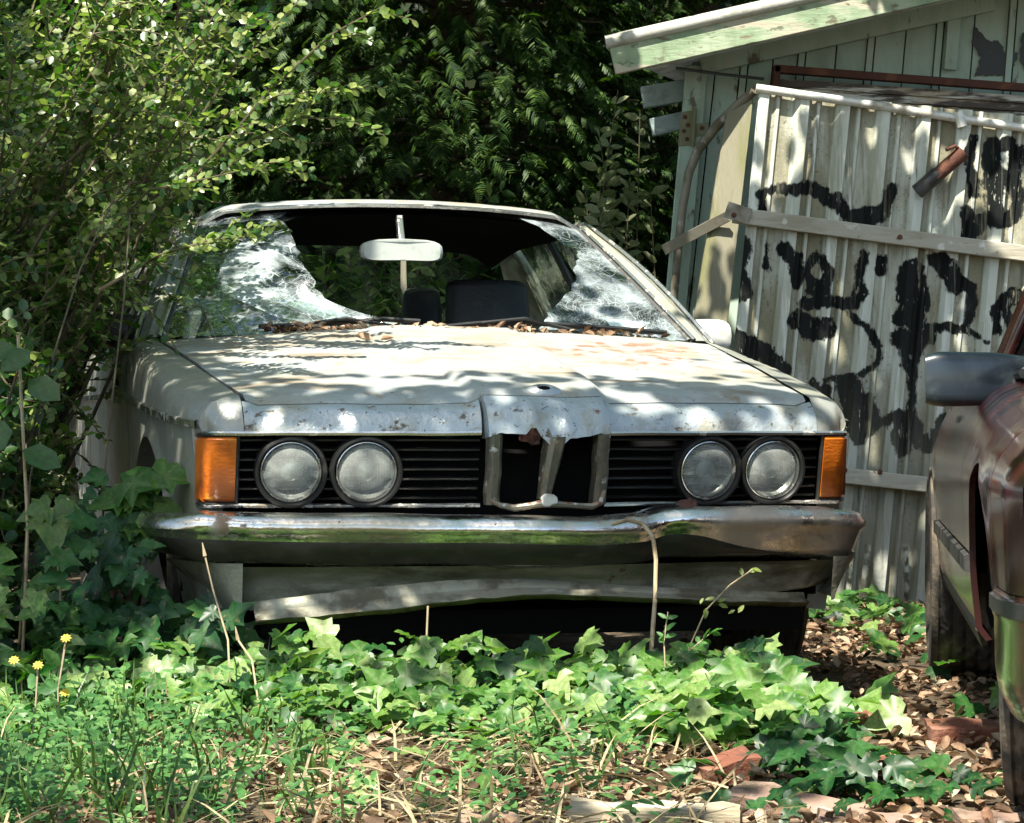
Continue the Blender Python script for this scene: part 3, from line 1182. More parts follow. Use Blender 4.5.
def foldL(a, b):
    e = sst(-.75, -.45, a)
    return -.012 * e + .020 * e * math.sin(b * 19 + a * 13) + .010 * e * noise.noise(Vector((a * 11, b * 11, 0)))


shard([(0.0, -.985, -.10), (.05, -.985, -.15), (.10, -.985, -.24), (.20, -.985, -.40), (.30, -.985, -.62), (.45, -.985, -.70), (.60, -.985, -.72), (.75, -.985, -.74), (.88, -.985, -.66), (.99, -.985, -.56)], m_shard, "windscreen_glass")
shard([(.02, -.42, -.03), (.07, -.50, -.10), (.13, -.62, -.21), (.22, -.72, -.36), (.30, -.80, -.42), (.42, -.86, -.47), (.55, -.84, -.48), (.68, -.80, -.52), (.80, -.74, -.56), (.90, -.68, -.58), (.97, -.62, -.50)],
      m_fold, "crumpled_glass", fold=lambda a, b: .012 + foldL(a, b))
shard([(0.0, .36, .985), (.06, .40, .985), (.2, .50, .985), (.34, .62, .985), (.45, .70, .985), (.55, .74, .985), (.64, .80, .985), (.74, .86, .985), (.76, .80, .985), (.84, .78, .985), (.92, .74, .985), (.985, .66, .985)],
      m_crazed, "windscreen_glass", fold=lambda a, b: .006 * noise.noise(Vector((a * 9, b * 9, 4))) * sst(.9, .5, a))
p = MB()
p.grid([[screen(.70 + .15 * i / 4, .055 + .085 * j / 3 - .004 * i) + Vector((0, -.006, .003)) for i in range(5)] for j in range(4)])
p.build("screen_sticker", m_sticker, car)

# cowl and wipers
p = MB()
rows = []
for a in np.linspace(-1, 1, 41):
    x = a * .775
    rows.append([(x, 1.250 - .05 * a * a + .0, .915 - .012 * a * a), (x, 1.272 - .05 * a * a, .930 - .008 * a * a), (x, 1.30 + .03 * a * a, .936 - .008 * a * a), (x, 1.34 + .06 * a * a, .942 - .01 * a * a)])
p.grid(rows, flip=True)
p.build("cowl", m_grey, car)
for pts in ([(-.66, .03), (-.50, .035), (-.34, .05), (-.2, .075), (-.06, .06)], [(.02, .02), (.16, .05), (.34, .06), (.52, .05), (.74, .035), (.90, .02)]):
    p = MB()
    P = [screen(a, b_) + Vector((0, -.02, .012)) for a, b_ in pts]
    p.tube(P, .0075, 6)
    wp = p.build("wiper", m_black, car)
    p = MB()
    p.tube([P[1], P[2] + Vector((0, -.012, .012)), P[3] + Vector((.02, -.03, -.02))], .006, 6)
    p.build("wiper_arm", m_black, wp)

# grille: slats, surrounds, trim
for sg in (-1, 1):
    gm = MB()
    for k in range(7):
        z = .514 + .0235 * k
        rows = []
        for i in range(25):
            x = sg * (.158 + (.732 - .158) * i / 24)
            y = front(x, z) + .020
            wob = .002 * noise.noise(Vector((x * 8, k, sg)))
            rows.append([(x, y + .014, z - .004 + wob), (x, y, z - .003 + wob), (x, y - .002, z + .001 + wob), (x, y + .014, z + .005 + wob)])
        gm.grid(rows, flip=sg < 0)
    gm.build("grille", m_slat, car)
    # indicator with black housing
    ind = MB()
    rows = []

    def pth(z):
        return [(.740, front(.74, z) + .03)] + [(x, front(x, z) - .002) for x in np.linspace(.740, .785, 6)] + [(.793, front(.79, z) + .002), (.801, front(.79, z) + .010), (.806, front(.79, z) + .025), (.813, .165), (.820, .203)]
    lev = ((-.012, .505), (0, .507), (.006, .513), (.006, .655), (0, .661), (-.012, .663))
    for k in range(12):
        nx_ = (0, -1) if k < 7 else ((.7, -.7) if k < 9 else (1, -.2))
        rows.append([(sg * (pth(z)[k][0] + nx_[0] * e), pth(z)[k][1] + nx_[1] * e, z) for e, z in lev])
    ind.grid(rows, flip=sg < 0)
    io = ind.build("indicator", m_amber, car)
    hs = MB()
    for z in (.501, .667):
        hs.tube([(sg * x, y + .002, z) for x, y in pth(z)[1:]], .0055, 6)
    hs.tube([(sg * .735, front(.735, .498), .498), (sg * .735, front(.735, .668), .668)], .005, 6)
    hs.build("indicator_surround", m_black, io)
    # bright trim above and below the grille
    for z, r, x0 in ((.670, .0058, .160), (.496, .0055, .155)):
        t = MB()
        t.tube([(sg * x, front(x, z) - .002, z + .0015 * noise.noise(Vector((x * 9, z * 40, sg)))) for x in np.linspace(x0, .790, 30)] + [(sg * .803, front(.79, z) + .016, z), (sg * .820, .20, z)], r, 6)
        t.build("grille_trim", m_trim, car)


# headlamps
def lamp(x, z):
    y = front(x)
    n = Vector((math.copysign(.10, x), -1, -.16)).normalized()
    q = n.to_track_quat('Z', 'Y').to_matrix().to_4x4()
    M0 = Matrix.Translation((x, y + .004, z)) @ q @ Matrix.Diagonal((.945, .945, 1, 1))
    e = bpy.data.objects.new("headlight", None)
    e.empty_display_size = .05
    COL.objects.link(e)
    e.parent = car
    mb = MB()
    mb.lathe([(.094, -.03), (.094, .002), (.091, .010), (.085, .011), (.080, .004), (.0775, -.02)], M0, 44)
    mb.build("bezel", m_slat, e)
    mb = MB()
    mb.lathe([(.0785, -.004), (.0775, .004), (.0755, .005), (.0735, .001), (.0725, -.012)], M0, 44)
    mb.build("rim", m_trim, e)
    mb = MB()
    mb.lathe([(.072, -.004), (.060, .004), (.042, .0105), (.022, .014), (.0001, .0155)], M0, 44)
    mb.build("lens", m_lens, e)
    mb = MB()
    mb.lathe([(.072, -.010), (.060, -.030), (.042, -.046), (.02, -.054), (.0001, -.056)], M0, 40)
    mb.build("reflector", m_refl, e)
    mb = MB()
    mb.lathe([(.010, -.05), (.012, -.030), (.026, -.022), (.026, -.014), (.020, -.009), (.0001, -.007)], M0, 20)
    mb.build("bulb", m_bulb, e)


for x in (-.608, -.429, .429, .604):
    lamp(x, .578)

# kidney frame
k = MB()
for x, w in ((-.131, .030), (.135, .031)):
    k = MB()
    yk = -.022
    rows = []
    for z in np.linspace(.498, .668, 12):
        dx = .004 * noise.noise(Vector((z * 20, x, 0)))
        yk = -.004 - .24 * (z - .585)
        rows.append([(x - w / 2 + dx, yk + .05, z), (x - w / 2 + dx, yk + .004, z), (x - w / 4 + dx, yk - .006, z), (x + w / 4 + dx, yk - .004, z), (x + w / 2 + dx, yk + .004, z), (x + w / 2 + dx, yk + .05, z)])
    k.grid(rows, flip=True)
    kf = k.build("grille_frame", m_frame, car)
k = MB()
rows = []
for t in np.linspace(0, 1, 10):
    z = .662 - .150 * t
    x = .016 - .024 * t
    w = .038 - .008 * t + .004 * math.sin(t * 5)
    yo = -.24 * (z - .585)
    rows.append([(x - w / 2, .03, z), (x - w / 2, -.022 + yo, z), (x - w / 5, -.034 + yo, z), (x + w / 3, -.030 + yo, z), (x + w / 2, -.02 + yo, z), (x + w / 2, .03, z)])
k.grid(rows, flip=True)
k.build("centre_bar", m_frame, kf)
k = MB()
k.tube([(-.134, .006, .507), (-.120, -.012, .498), (-.09, -.028, .492), (-.05, -.034, .498), (-.02, -.036, .503), (.02, -.036, .50), (.06, -.034, .497), (.10, -.032, .494), (.125, -.018, .502), (.14, -.004, .53)], [.006, .007, .009, .008, .010, .008, .007, .008, .007, .005], 8)
k.build("lower_bar", m_frame, kf)
k = MB()
pts = [(.022 * math.cos(a) * R.uniform(.8, 1.2), -.048 + .01 * math.sin(3 * a), .510 + .016 * math.sin(a) * R.uniform(.8, 1.2)) for a in np.linspace(0, 2 * math.pi, 12, endpoint=False)]
k.prism([(-.008 + p[0], p[1], p[2]) for p in pts], (0, .02, 0))
k.build("peeling_patch", m_white, kf, bevel=.004)
# bumper
bp = []
for x in np.linspace(-.80, .80, 65):
    bp.append((x, front(x) - .118 - .004 * math.cos(x * 2)))
wrapR = [(.845, .035), (.870, .075), (.884, .13), (.888, .22), (.888, .36)]
wrapL = [(-.845, .030), (-.872, .070), (-.890, .13), (-.896, .22), (-.900, .40)]
bp = [(x - .042, y) for x, y in wrapL[::-1] + bp + wrapR]
prof = [(-.115, .478), (-.05, .480), (-.012, .476), (.004, .466), (.013, .452), (.013, .438), (.002, .428), (-.006, .412), (-.018, .380), (-.032, .362), (-.07, .352), (-.11, .352)]


def bdz(x):
    """The bent line of the bumper."""
    return ip(x, [(-.9, .012), (-.7, .004), (-.3, .0), (.1, -.008), (.24, -.003), (.30, .012), (.5, .012), (.72, .006), (.80, .0), (.9, -.006)])


mb = MB()
rows = []
for i, (x, y) in enumerate(bp):
    a, b_ = bp[max(i - 1, 0)], bp[min(i + 1, len(bp) - 1)]
    t = Vector((b_[0] - a[0], b_[1] - a[1], 0)).normalized()
    n = Vector((t.y, -t.x, 0))
    dent = .018 * math.exp(-((x - .27) / .045) ** 2) + .010 * math.exp(-((x + .20) / .06) ** 2)
    r = []
    for d, z in prof:
        q = Vector((x, y, 0)) + n * (d - dent * (1 if d > -.05 else .2))
        zz = z + bdz(x) + .004 * noise.noise(Vector((x * 5, z * 9, 1)))
        if abs(x) > .84:
            zz += (.415 - z) * .18 * sst(.84, .9, abs(x))
        r.append((q.x, q.y, zz))
    rows.append(r)
mb.grid(rows, flip=True)
mb.add(rows[0], [tuple(range(len(prof)))])
mb.add(rows[-1], [tuple(range(len(prof)))[::-1]])
bo = mb.build("bumper", m_chrome, car, angle=50)
# dull black facing painted dark for the lower half's shadow, tapering out to the right
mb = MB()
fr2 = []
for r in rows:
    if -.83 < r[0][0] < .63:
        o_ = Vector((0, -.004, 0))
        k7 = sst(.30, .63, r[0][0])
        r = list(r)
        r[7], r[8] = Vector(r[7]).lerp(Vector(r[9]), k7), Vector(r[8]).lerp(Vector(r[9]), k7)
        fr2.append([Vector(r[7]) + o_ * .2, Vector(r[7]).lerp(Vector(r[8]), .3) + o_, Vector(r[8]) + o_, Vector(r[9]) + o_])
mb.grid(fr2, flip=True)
mb.build("bumper_shade", m_bumper_shade, bo)
# valance below the bumper
mb = MB()
rows = []
for k in range(11):
    t = k / 10
    r = []
    for x in np.linspace(-.80, .80, 61):
        y = front(x) - .075 + .07 * t + .018 * math.sin(t * math.pi)
        if abs(x) > .70:
            y += .30 * (abs(x) - .70) * (1 + t)
        zb = ip(x, [(-.80, .27), (-.72, .245), (-.70, .27), (-.3, .285), (.0, .29), (.3, .275), (.6, .27), (.8, .29)])
        dn = .016 * noise.noise(Vector((x * 4, t * 2, 9))) + .007 * noise.noise(Vector((x * 13, t * 5, 3))) + .02 * math.exp(-((x - .30) / .06) ** 2) * math.sin(t * math.pi)
        r.append((x * (1 - .03 * t), y + dn, .355 + (zb - .355) * t))
    rows.append(r)
mb.grid(rows)
mb.build("valance", m_under, car)
for sg in (-1, 1):
    mb = MB()
    rows = []
    for k in range(9):
        t = k / 8
        rows.append([(sg * (.735 + .150 * q ** .6 - .125 * t * q ** .7), .02 + .32 * q ** 1.6 + .02 * t, .365 - (.125 if sg < 0 else .11) * t * (1 - .15 * q)) for q in np.linspace(0, 1, 12)])
    mb.grid(rows, flip=sg < 0)
    mb.build("valance_end", m_under, car)
# bent spoiler lip
mb = MB()
top = [(-.715, -.02, .278), (-.60, -.035, .290), (-.45, -.04, .308), (-.25, -.04, .322), (-.05, -.03, .322), (.2, -.02, .300), (.45, -.005, .285), (.66, .03, .275)]
bot = [(-.715, -.055, .238), (-.60, -.07, .243), (-.45, -.08, .256), (-.25, -.085, .276), (-.05, -.08, .290), (.2, -.07, .277), (.45, -.05, .262), (.66, -.01, .255)]
bot2 = [(x, y + .02, z - .010) for x, y, z in bot]


def dens(pts, n=40):
    return [Vector((x, float(np.interp(x, [p[0] for p in pts], [p[1] for p in pts])), float(np.interp(x, [p[0] for p in pts], [p[2] for p in pts])) + .004 * noise.noise(Vector((x * 9, 2, 2))) + .003 * noise.noise(Vector((x * 30, pts[0][2] * 50, 2))))) for x in np.linspace(pts[0][0], pts[-1][0], n)]


a_, b_, c_ = dens(top), dens(bot), dens(bot2)
mid = [(p + q) / 2 + Vector((0, .014, -.004)) for p, q in zip(a_, b_)]
mb.grid([a_, mid, b_, c_])
mb.build("spoiler_lip", m_lip, car, solid=.003)


# wheels
def wheel(parent, x, y, r, w, sg, zc=None, turn=0, rim=m_rim):
    e = bpy.data.objects.new("wheel", None)
    COL.objects.link(e)
    e.parent = parent
    zc = zc or r
    M0 = Matrix.Translation((x, y, zc)) @ Matrix.Rotation(turn, 4, 'Z') @ Matrix.Rotation(rad(90) * sg, 4, 'Y')
    mb = MB()
    h = w / 2
    n = 60
    pr = [(r * .62, -h * .8), (r * .80, -h), (r * .93, -h * .95), (r * .985, -h * .78)]
    for q in np.linspace(-.72, .72, 13):
        pr.append((r * (1.0 if int(round((q + .72) / .12)) % 3 else .975), h * q))
    pr += [(r * .985, h * .78), (r * .93, h * .95), (r * .80, h), (r * .62, h * .8)]
    rows = []
    for i, (rr, hh) in enumerate(pr):
        row = []
        for k_ in range(n * 2):
            a = math.pi * k_ / n
            r2 = rr
            if 3 < i < len(pr) - 4 and (k_ + i) % 4 == 0:
                r2 *= .975
            p = M0 @ Vector((r2 * math.cos(a), r2 * math.sin(a), hh))
            p.z = max(p.z, .004 + .0 * p.z)
            row.append(p)
        rows.append(row)
    mb.grid(rows, closed=True)
    mb.build("tyre", m_rubber, e, angle=30)
    mb = MB()
    mb.lathe([(r * .64, -h * .7), (r * .64, h * .75), (r * .60, h * .80), (r * .55, h * .55), (r * .25, h * .45), (r * .18, h * .62), (.0001, h * .66)], M0, 40)
    for k_ in range(8):
        a = k_ * math.pi / 4
        c = M0 @ Vector((r * .38 * math.cos(a), r * .38 * math.sin(a), h * .52))
        mb.tube([c, c + (M0.to_3x3() @ Vector((0, 0, 1))) * .012], r * .05, 8)
    mb.build("rim", rim, e)
    return e


for sg in (-1, 1):
    wheel(car, sg * (.735 if sg < 0 else .765), AF, .305, .19, sg, turn=rad(-5))
    wheel(car, sg * .745, AR, .305, .19, sg)

for sg in (-1, 1):
    for cy in (AF, AR):
        t = MB()
        t.grid([[(sg * x, cy + (AD + .012) * math.cos(a), AZ + (AD + .012) * math.sin(a)) for a in np.linspace(.55, math.pi + .1, 22)] for x in (.84, .56)])
        t.grid([[(sg * .56, cy + rr * math.cos(a), max(.2, AZ + rr * math.sin(a))) for a in np.linspace(-.3, math.pi + .3, 22)] for rr in (.36, .01)])
        t.build("arch_liner", m_dark, car)

# outside mirrors
p = MB()
cc = Vector((.880, 1.50, .958))
for s_, m_, nm in ((1, m_white, "door_mirror"), (-1, m_black, "door_mirror")):
    p = MB()
    rows = []
    for dy, k_ in ((-.05, .02), (-.048, .55), (-.035, .85), (0, 1), (.03, 1), (.032, .9)):
        ring = []
        for i in range(20):
            a = 2 * math.pi * i / 20
            ring.append((s_ * cc.x + .075 * k_ * math.copysign(abs(math.cos(a)) ** .6, math.cos(a)), cc.y + dy, cc.z + .050 * k_ * math.copysign(abs(math.sin(a)) ** .6, math.sin(a))))
        rows.append(ring)
    p.grid(rows, closed=True)
    p.add(rows[-1], [tuple(range(20))])
    mo = p.build(nm, m_, car)
    p = MB()
    p.beam((s_ * .79, 1.52, .935), (s_ * .83, 1.50, .945), .05, .03)
    p.build("mirror_foot", m_black, mo, bevel=.006)

# ------------------------------------------------------------------ the red car
RT = rad(-7.1)
red = empty("red_car", (1.579, 4.047, 0), RT)
tag(red, "dark red car with blue-black door mirror parked beside the corrugated gate", "car")
RW = [(0, .70), (.06, .78), (.2, .82), (.6, .835), (1.2, .84), (3.2, .84), (3.6, .825), (3.95, .79), (4.25, .68)]
RZ = [(0, .665), (.3, .705), (1.3, .772), (1.5, .785), (3.2, .80), (4.0, .79), (4.25, .74)]
RAF, RAR, RAZ, RAD = .75, 3.33, .30, .325


def rprofile(y):
    w, z = ip(y, RW), ip(y, RZ)
    up = [(w - dx, z + (.592 - z) * f_) for f_, dx in ((0, .15), (.02, .12), (.10, .082), (.30, .046), (.60, .017), (.85, .004))]
    return up + [(w, .592), (w - .001, .57), (w - .005, .50), (w - .010, .40), (w - .022, .30), (w - .06, .25)]


def red_side(sg, y0, y1, name, n=36):
    mb = MB()
    ys = sorted(set(np.linspace(y0, y1, n).tolist() + [v for cy in (RAF, RAR) for k in np.linspace(0, math.pi, 26) for v in [cy - RAD * math.cos(k)] if y0 < v < y1]))
    rows = []
    for y in ys:
        zb = .275 if y > RAF - RAD else .422
        for cy in (RAF, RAR):
            d = abs(y - cy)
            if d < RAD:
                zb = max(zb, RAZ + math.sqrt(RAD * RAD - d * d))
        r = []
        for x, z in resample(cut(rprofile(y), zb), 30):
            dd = min(math.hypot(y - cy, z - RAZ) for cy in (RAF, RAR))
            r.append(Vector((sg * (x + .005 * math.exp(-((dd - RAD) / .03) ** 2)), y, z)))
        rows.append(r)
    mb.grid(rows, flip=sg < 0)
    lip = [r[-1] for r in rows]
    mb.grid([lip, [Vector((p.x - sg * .012, p.y, p.z + .003)) for p in lip]], flip=sg > 0)
    return mb.build(name, m_red, red, angle=70)


for sg in (-1, 1):
    red_side(sg, .11, 1.32, "front_wing")
    d_ = red_side(sg, 1.326, 2.40, "front_door")
    hb = MB()
    hb.box((sg * .797, 2.24, .70), (.03, .17, .03))
    hb.build("handle", m_black, d_, bevel=.008)
    d_ = red_side(sg, 2.406, 3.10, "rear_door")
    red_side(sg, 3.106, 4.25, "rear_quarter")
    # moulding low on the doors and wing
    t = MB()
    for y0, y1 in ((1.10, 1.31), (1.335, 2.39), (2.415, 2.98)):
        rows = []
        for y in np.linspace(y0, y1, 14):
            w = ip(y, RW)
            rows.append([(sg * (w - .005), y, .442), (sg * (w + .004), y, .438), (sg * (w + .004), y, .408), (sg * (w - .012), y, .404)])
        t.grid(rows, flip=sg > 0)
        for r in (rows[0], rows[-1]):
            t.add(r, [(0, 1, 2, 3)])
    t.build("side_moulding", m_mould, red)
    # sill strip
    t = MB()
    t.grid([[(sg * (ip(y, RW) - .03), y, .30), (sg * (ip(y, RW) - .020), y, .292), (sg * (ip(y, RW) - .03), y, .262)] for y in np.linspace(1.08, 3.0, 12)], flip=sg > 0)
    t.build("sill_strip", m_mould, red)
    wheel(red, sg * .690, RAF, .295, .19, sg, turn=rad(-6))
    wheel(red, sg * .755, RAR, .295, .19, sg)
    # headlamp and corner lamp
    t = MB()
    t.grid([[(sg * (.40 + .33 * q), .01 + .08 * q ** 3, z) for q in np.linspace(0, 1, 8)] for z in (.62, .43)], flip=sg < 0)
    t.build("headlight", m_lens, red)
    t = MB()
    t.grid([[(sg * (.735 + .05 * q), .09 + .03 * q, z) for q in np.linspace(0, 1, 5)] for z in (.60, .44)], flip=sg < 0)
    t.build("indicator", m_amber, red)

# dark liners of the wheel arches
for sg in (-1, 1):
    for cy in (RAF, RAR):
        t = MB()
        t.grid([[(sg * x, cy + (RAD + .012) * math.cos(a), RAZ + (RAD + .012) * math.sin(a)) for a in np.linspace(.0, math.pi, 22)] for x in (.802, .52)])
        t.grid([[(sg * .52, cy + rr * math.cos(a), max(.2, RAZ + rr * math.sin(a))) for a in np.linspace(-.3, math.pi + .3, 22)] for rr in (.34, .01)])
        t.build("arch_liner", m_dark, red)

# bonnet, roof, boot of the red car
t = MB()
t.grid([[(a * (ip(y, RW) - .142), y, ip(y, RZ) + .015 * (1 - a * a)) for a in np.linspace(-1, 1, 15)] for y in np.linspace(.02, 1.38, 18)])
t.build("bonnet", m_red, red)
t = MB()
t.grid([[(a * (ip(y, RW) - .142), y, ip(y, RZ) + .015 * (1 - a * a)) for a in np.linspace(-1, 1, 15)] for y in np.linspace(3.45, 4.25, 8)] + [[(a * .62, 4.27, .4) for a in np.linspace(-1, 1, 15)]])
t.build("boot_lid", m_red, red)
t = MB()
rows = [[(a * .535, y + .05 * a * a, 1.205 + .045 * (1 - a * a) - .04 * sst(2.6, 3.0, y) - .03 * sst(2.2, 1.95, y)) for a in np.linspace(-1, 1, 17)] for y in np.linspace(1.95, 2.98, 14)]
t.grid(rows)
t.build("roof", m_red, red, solid=.02)


def rgl(sg, pts, name, m):
    t = MB()
    t.add([Vector(p) for p in pts], [tuple(range(len(pts)))])
    return t.build(name, m, red, solid=.006)


rgl(1, [(-.66, 1.40, .785), (.66, 1.40, .785), (.50, 2.0, 1.195), (-.50, 2.0, 1.195)], "windscreen", m_glassd)
rgl(1, [(-.64, 3.55, .80), (-.50, 2.98, 1.185), (.50, 2.98, 1.185), (.64, 3.55, .80)], "rear_window", m_glassd)
for sg in (-1, 1):
    rgl(sg, [(sg * .690, 1.52, .79), (sg * .535, 2.02, 1.185), (sg * .535, 2.30, 1.19), (sg * .698, 2.38, .80)], "side_window", m_glassd)
    rgl(sg, [(sg * .700, 2.42, .80), (sg * .537, 2.36, 1.19), (sg * .535, 2.78, 1.185), (sg * .695, 3.10, .805)], "side_window", m_glassd)
    for a, b_, w in (((.690, 1.42, .78), (.530, 2.02, 1.20), .05), ((.704, 2.40, .80), (.540, 2.33, 1.20), .07), ((.665, 3.42, .80), (.520, 2.90, 1.20), .10)):
        t = MB()
        t.beam((sg * a[0], a[1], a[2]), (sg * b_[0], b_[1], b_[2]), .03, w, Vector((1, 0, 0)))
        t.build("pillar", m_red, red, bevel=.01)
    t = MB()
    t.tube([(sg * .706, y, .798) for y in np.linspace(1.46, 3.2, 6)], .011, 6)
    t.tube([(sg * .541, y, 1.195) for y in np.linspace(1.98, 2.9, 6)], .010, 6)
    t.build("window_frame", m_black, red)
# front bumper wraps round to the wheel arch
t = MB()
path = [(-.818, .43), (-.818, .34), (-.814, .25), (-.804, .16), (-.782, .09), (-.74, .04), (-.66, .0), (-.4, -.04), (0, -.055), (.4, -.04), (.66, .0), (.74, .04), (.782, .09), (.804, .16), (.814, .25), (.818, .34), (.818, .43)]
rows = []
for i, (x, y) in enumerate(path):
    a, b_ = path[max(i - 1, 0)], path[min(i + 1, len(path) - 1)]
    tt = Vector((b_[0] - a[0], b_[1] - a[1], 0)).normalized()
    n = Vector((tt.y, -tt.x, 0))
    rows.append([Vector((x, y, z)) + n * d for d, z in ((-.05, .420), (.000, .420), (.006, .414), (.008, .38), (.004, .37), (.002, .29), (-.004, .25), (-.02, .215), (-.10, .20))])
t.grid(rows, flip=True)
t.build("front_bumper", m_red, red, angle=60)
t = MB()
rows = []
for i, (x, y) in enumerate(path):
    a, b_ = path[max(i - 1, 0)], path[min(i + 1, len(path) - 1)]
    tt = Vector((b_[0] - a[0], b_[1] - a[1], 0)).normalized()
    n = Vector((tt.y, -tt.x, 0))
    rows.append([Vector((x, y, z)) + n * d for d, z in ((.004, .412), (.012, .410), (.012, .386), (.006, .383))])
t.grid(rows, flip=True)
t.build("bumper_strip", m_mould, red)
t = MB()
t.box((0, 2.1, .30), (1.30, 3.9, .08))
t.build("floor_pan", m_dark, red)
t = MB()
t.box((0, .12, .50), (1.36, .12, .42))
t.build("grille", m_black, red, bevel=.02)
# door mirror: deep rounded shell tapering to its foot
t = MB()
rows = []
for q in np.linspace(0, 1, 15):
    x = -.903 + .27 * q
    e = .86 + .14 * math.sin(min(1, q * 8) * math.pi / 2)
    hh = (.060 - .004 * q) * (e if q < .2 else 1) * (1 if q < .8 else 1 - .9 * (q - .8))
    zc = .790 - .012 * sst(.5, 1, q)
    dd = .050 * (.45 + .55 * e)
    ring = []
    for i in range(24):
        a = 2 * math.pi * i / 24
        cz, cy = math.sin(a), math.cos(a)
        ring.append((x, 1.66 + .05 * q + dd * math.copysign(abs(cy) ** .42, cy), zc + hh * math.copysign(abs(cz) ** .42, cz)))
    rows.append(ring)
t.grid(rows, closed=True, flip=True)
t.add(rows[0], [tuple(range(24))])
t.add(rows[-1], [tuple(range(24))[::-1]])
mo = t.build("door_mirror", m_blue, red, angle=60)
t = MB()
t.prism([(-.745, 1.60, .745), (-.745, 1.80, .745), (-.70, 1.82, .83), (-.70, 1.66, .83)], (.045, 0, 0))
t.build("mirror_foot", m_black, mo, bevel=.01)

# ------------------------------------------------------------------ the shed
ZG, ZW = 10.2, 10.62
KG = ZG / F
shed = empty("shed", W(660, 600, ZW), 0)
tag(shed, "leaning pale green timber shed with flaking paint and overhanging gable roof", "shed")
SHO = shed.location.copy()


def shed_part(mb, name, m, parent=None, **kw):
    mb.v = [tuple(Vector(p) - SHO) for p in mb.v]
    return mb.build(name, m, parent or shed, **kw)


# wall of vertical boards leaning over; each board set a little proud or back of the next
mb = MB()
edges = [0, 24, 50, 58, 84, 110, 118, 150, 182, 190, 222, 254, 262, 294, 330, 338, 374, 410, 418, 450, 490, 500, 560]
for i in range(len(edges) - 1):
    a, b_ = edges[i] + .8, edges[i + 1] - .8
    narrow = edges[i + 1] - edges[i] < 12
    pr = .018 if narrow else .004 * R.random()

    def wp(e, v):
        lean = (1 - (v - 60) / 550) * 62 * (1 - .0009 * e)
        return W(632 + e + lean, v, ZW - pr)
    vt = 62 - (a + b_) / 2 * .222
    n = 10
    rows = [[wp(e, vt + (612 - vt) * k / n) for e in (a, b_)] for k in range(n + 1)]
    mb.grid(rows)
    L = [r[0] for r in rows]
    mb.grid([L, [p + Vector((0, .03, 0)) for p in L]])
    L = [r[1] for r in rows]
    mb.grid([[p + Vector((0, .03, 0)) for p in L], L])
shed_part(mb, "wall", m_green, smooth=False)
mb = MB()
mb.add([W(636 + 60, 60, ZW + .04), W(1230, -60, ZW + .04), W(1200, 612, ZW + .04), W(640, 612, ZW + .04)], [(0, 1, 2, 3)])
shed_part(mb, "wall_frame", m_dark, solid=.02)
# side wall running back
mb = MB()
a, b_ = W(692, 62, ZW), W(634, 612, ZW)
a2, b2 = Vector((a.x + 1.2, 14.0, a.z - .05)), Vector((b_.x + 1.2, 14.0, 0))
mb.grid([[a, a2], [b_, b2]])
shed_part(mb, "side_wall", m_green, solid=.03)
# corner boards and horizontal soffit shadow board under the eave
mb = MB()
mb.beam(W(697, 66, ZW - .03), W(648, 612, ZW - .03), .035, .085, Vector((0, 1, 0)))
shed_part(mb, "corner_board", m_green, bevel=.004)
mb = MB()
mb.beam(W(700, 62, ZW - .045), W(992, -2, ZW - .045), .03, .10)
mb.beam(W(955, 5, ZW - .03), W(950, 70, ZW - .03), .02, .05)
shed_part(mb, "frieze_board", m_green, bevel=.003)
# roof slab and barge board
bA, bB = W(612, 59, 10.12), W(1330, -103, 10.12)
mb = MB()
rows = []
for t_ in np.linspace(0, 1, 40):
    p = bA.lerp(bB, t_)
    rows.append([p + Vector((0, .03, .02)), p + Vector((1.6, 4.2, .0))])
mb.grid(rows)
shed_part(mb, "roof", m_roof, solid=.03)
mb = MB()
mb.beam(bA, bB, .030, .122, Vector((0, 1, 0)))
shed_part(mb, "barge_board", m_barge, bevel=.004)
mb = MB()
dv = (bB - bA).normalized()
upv = Vector((-dv.z, 0, dv.x))
mb.tube([bA + upv * .062 + Vector((-.01, -.012, 0)), bA.lerp(bB, .5) + upv * .064 + Vector((0, -.012, 0)), bB + upv * .062 + Vector((0, -.012, 0))], .026, 10)
shed_part(mb, "roof_edge_cap", m_roof)
# eave board ends showing at the side
mb = MB()
for v, u0, u1, hgt in ((98, 642, 700, .085), (128, 651, 695, .07)):
    mb.beam(W(u0, v, ZW + .045), W(u1, v - 10, ZW + .045), .05, hgt)
shed_part(mb, "board_end", m_bluegrey, bevel=.004)
# spray paint blot on the gable
mb = MB()


def blob(pts, Z, mbx, jit=2.5, seed=0):
    P = []
    for (x1, y1), (x2, y2) in zip(pts, pts[1:] + pts[:1]):
        for q in np.linspace(0, 1, 7, endpoint=False):
            x, y = x1 + (x2 - x1) * q, y1 + (y2 - y1) * q
            P.append(W(x + jit * noise.noise(Vector((x * .25, y * .25, seed))), y + jit * noise.noise(Vector((y * .25, x * .25, seed + 5))), Z))
    mbx.add(P, [tuple(range(len(P)))])


blob([(974, 24), (982, 34), (990, 42), (998, 40), (1006, 52), (1019, 54), (1014, 66), (1006, 76), (992, 75), (975, 76), (980, 58), (973, 44)], ZW - .012, mb)
blob([(1021, 34), (1032, 30), (1030, 80), (1020, 60)], ZW - .012, mb, seed=3)
shed_part(mb, "spray_blot", m_spray, smooth=False)
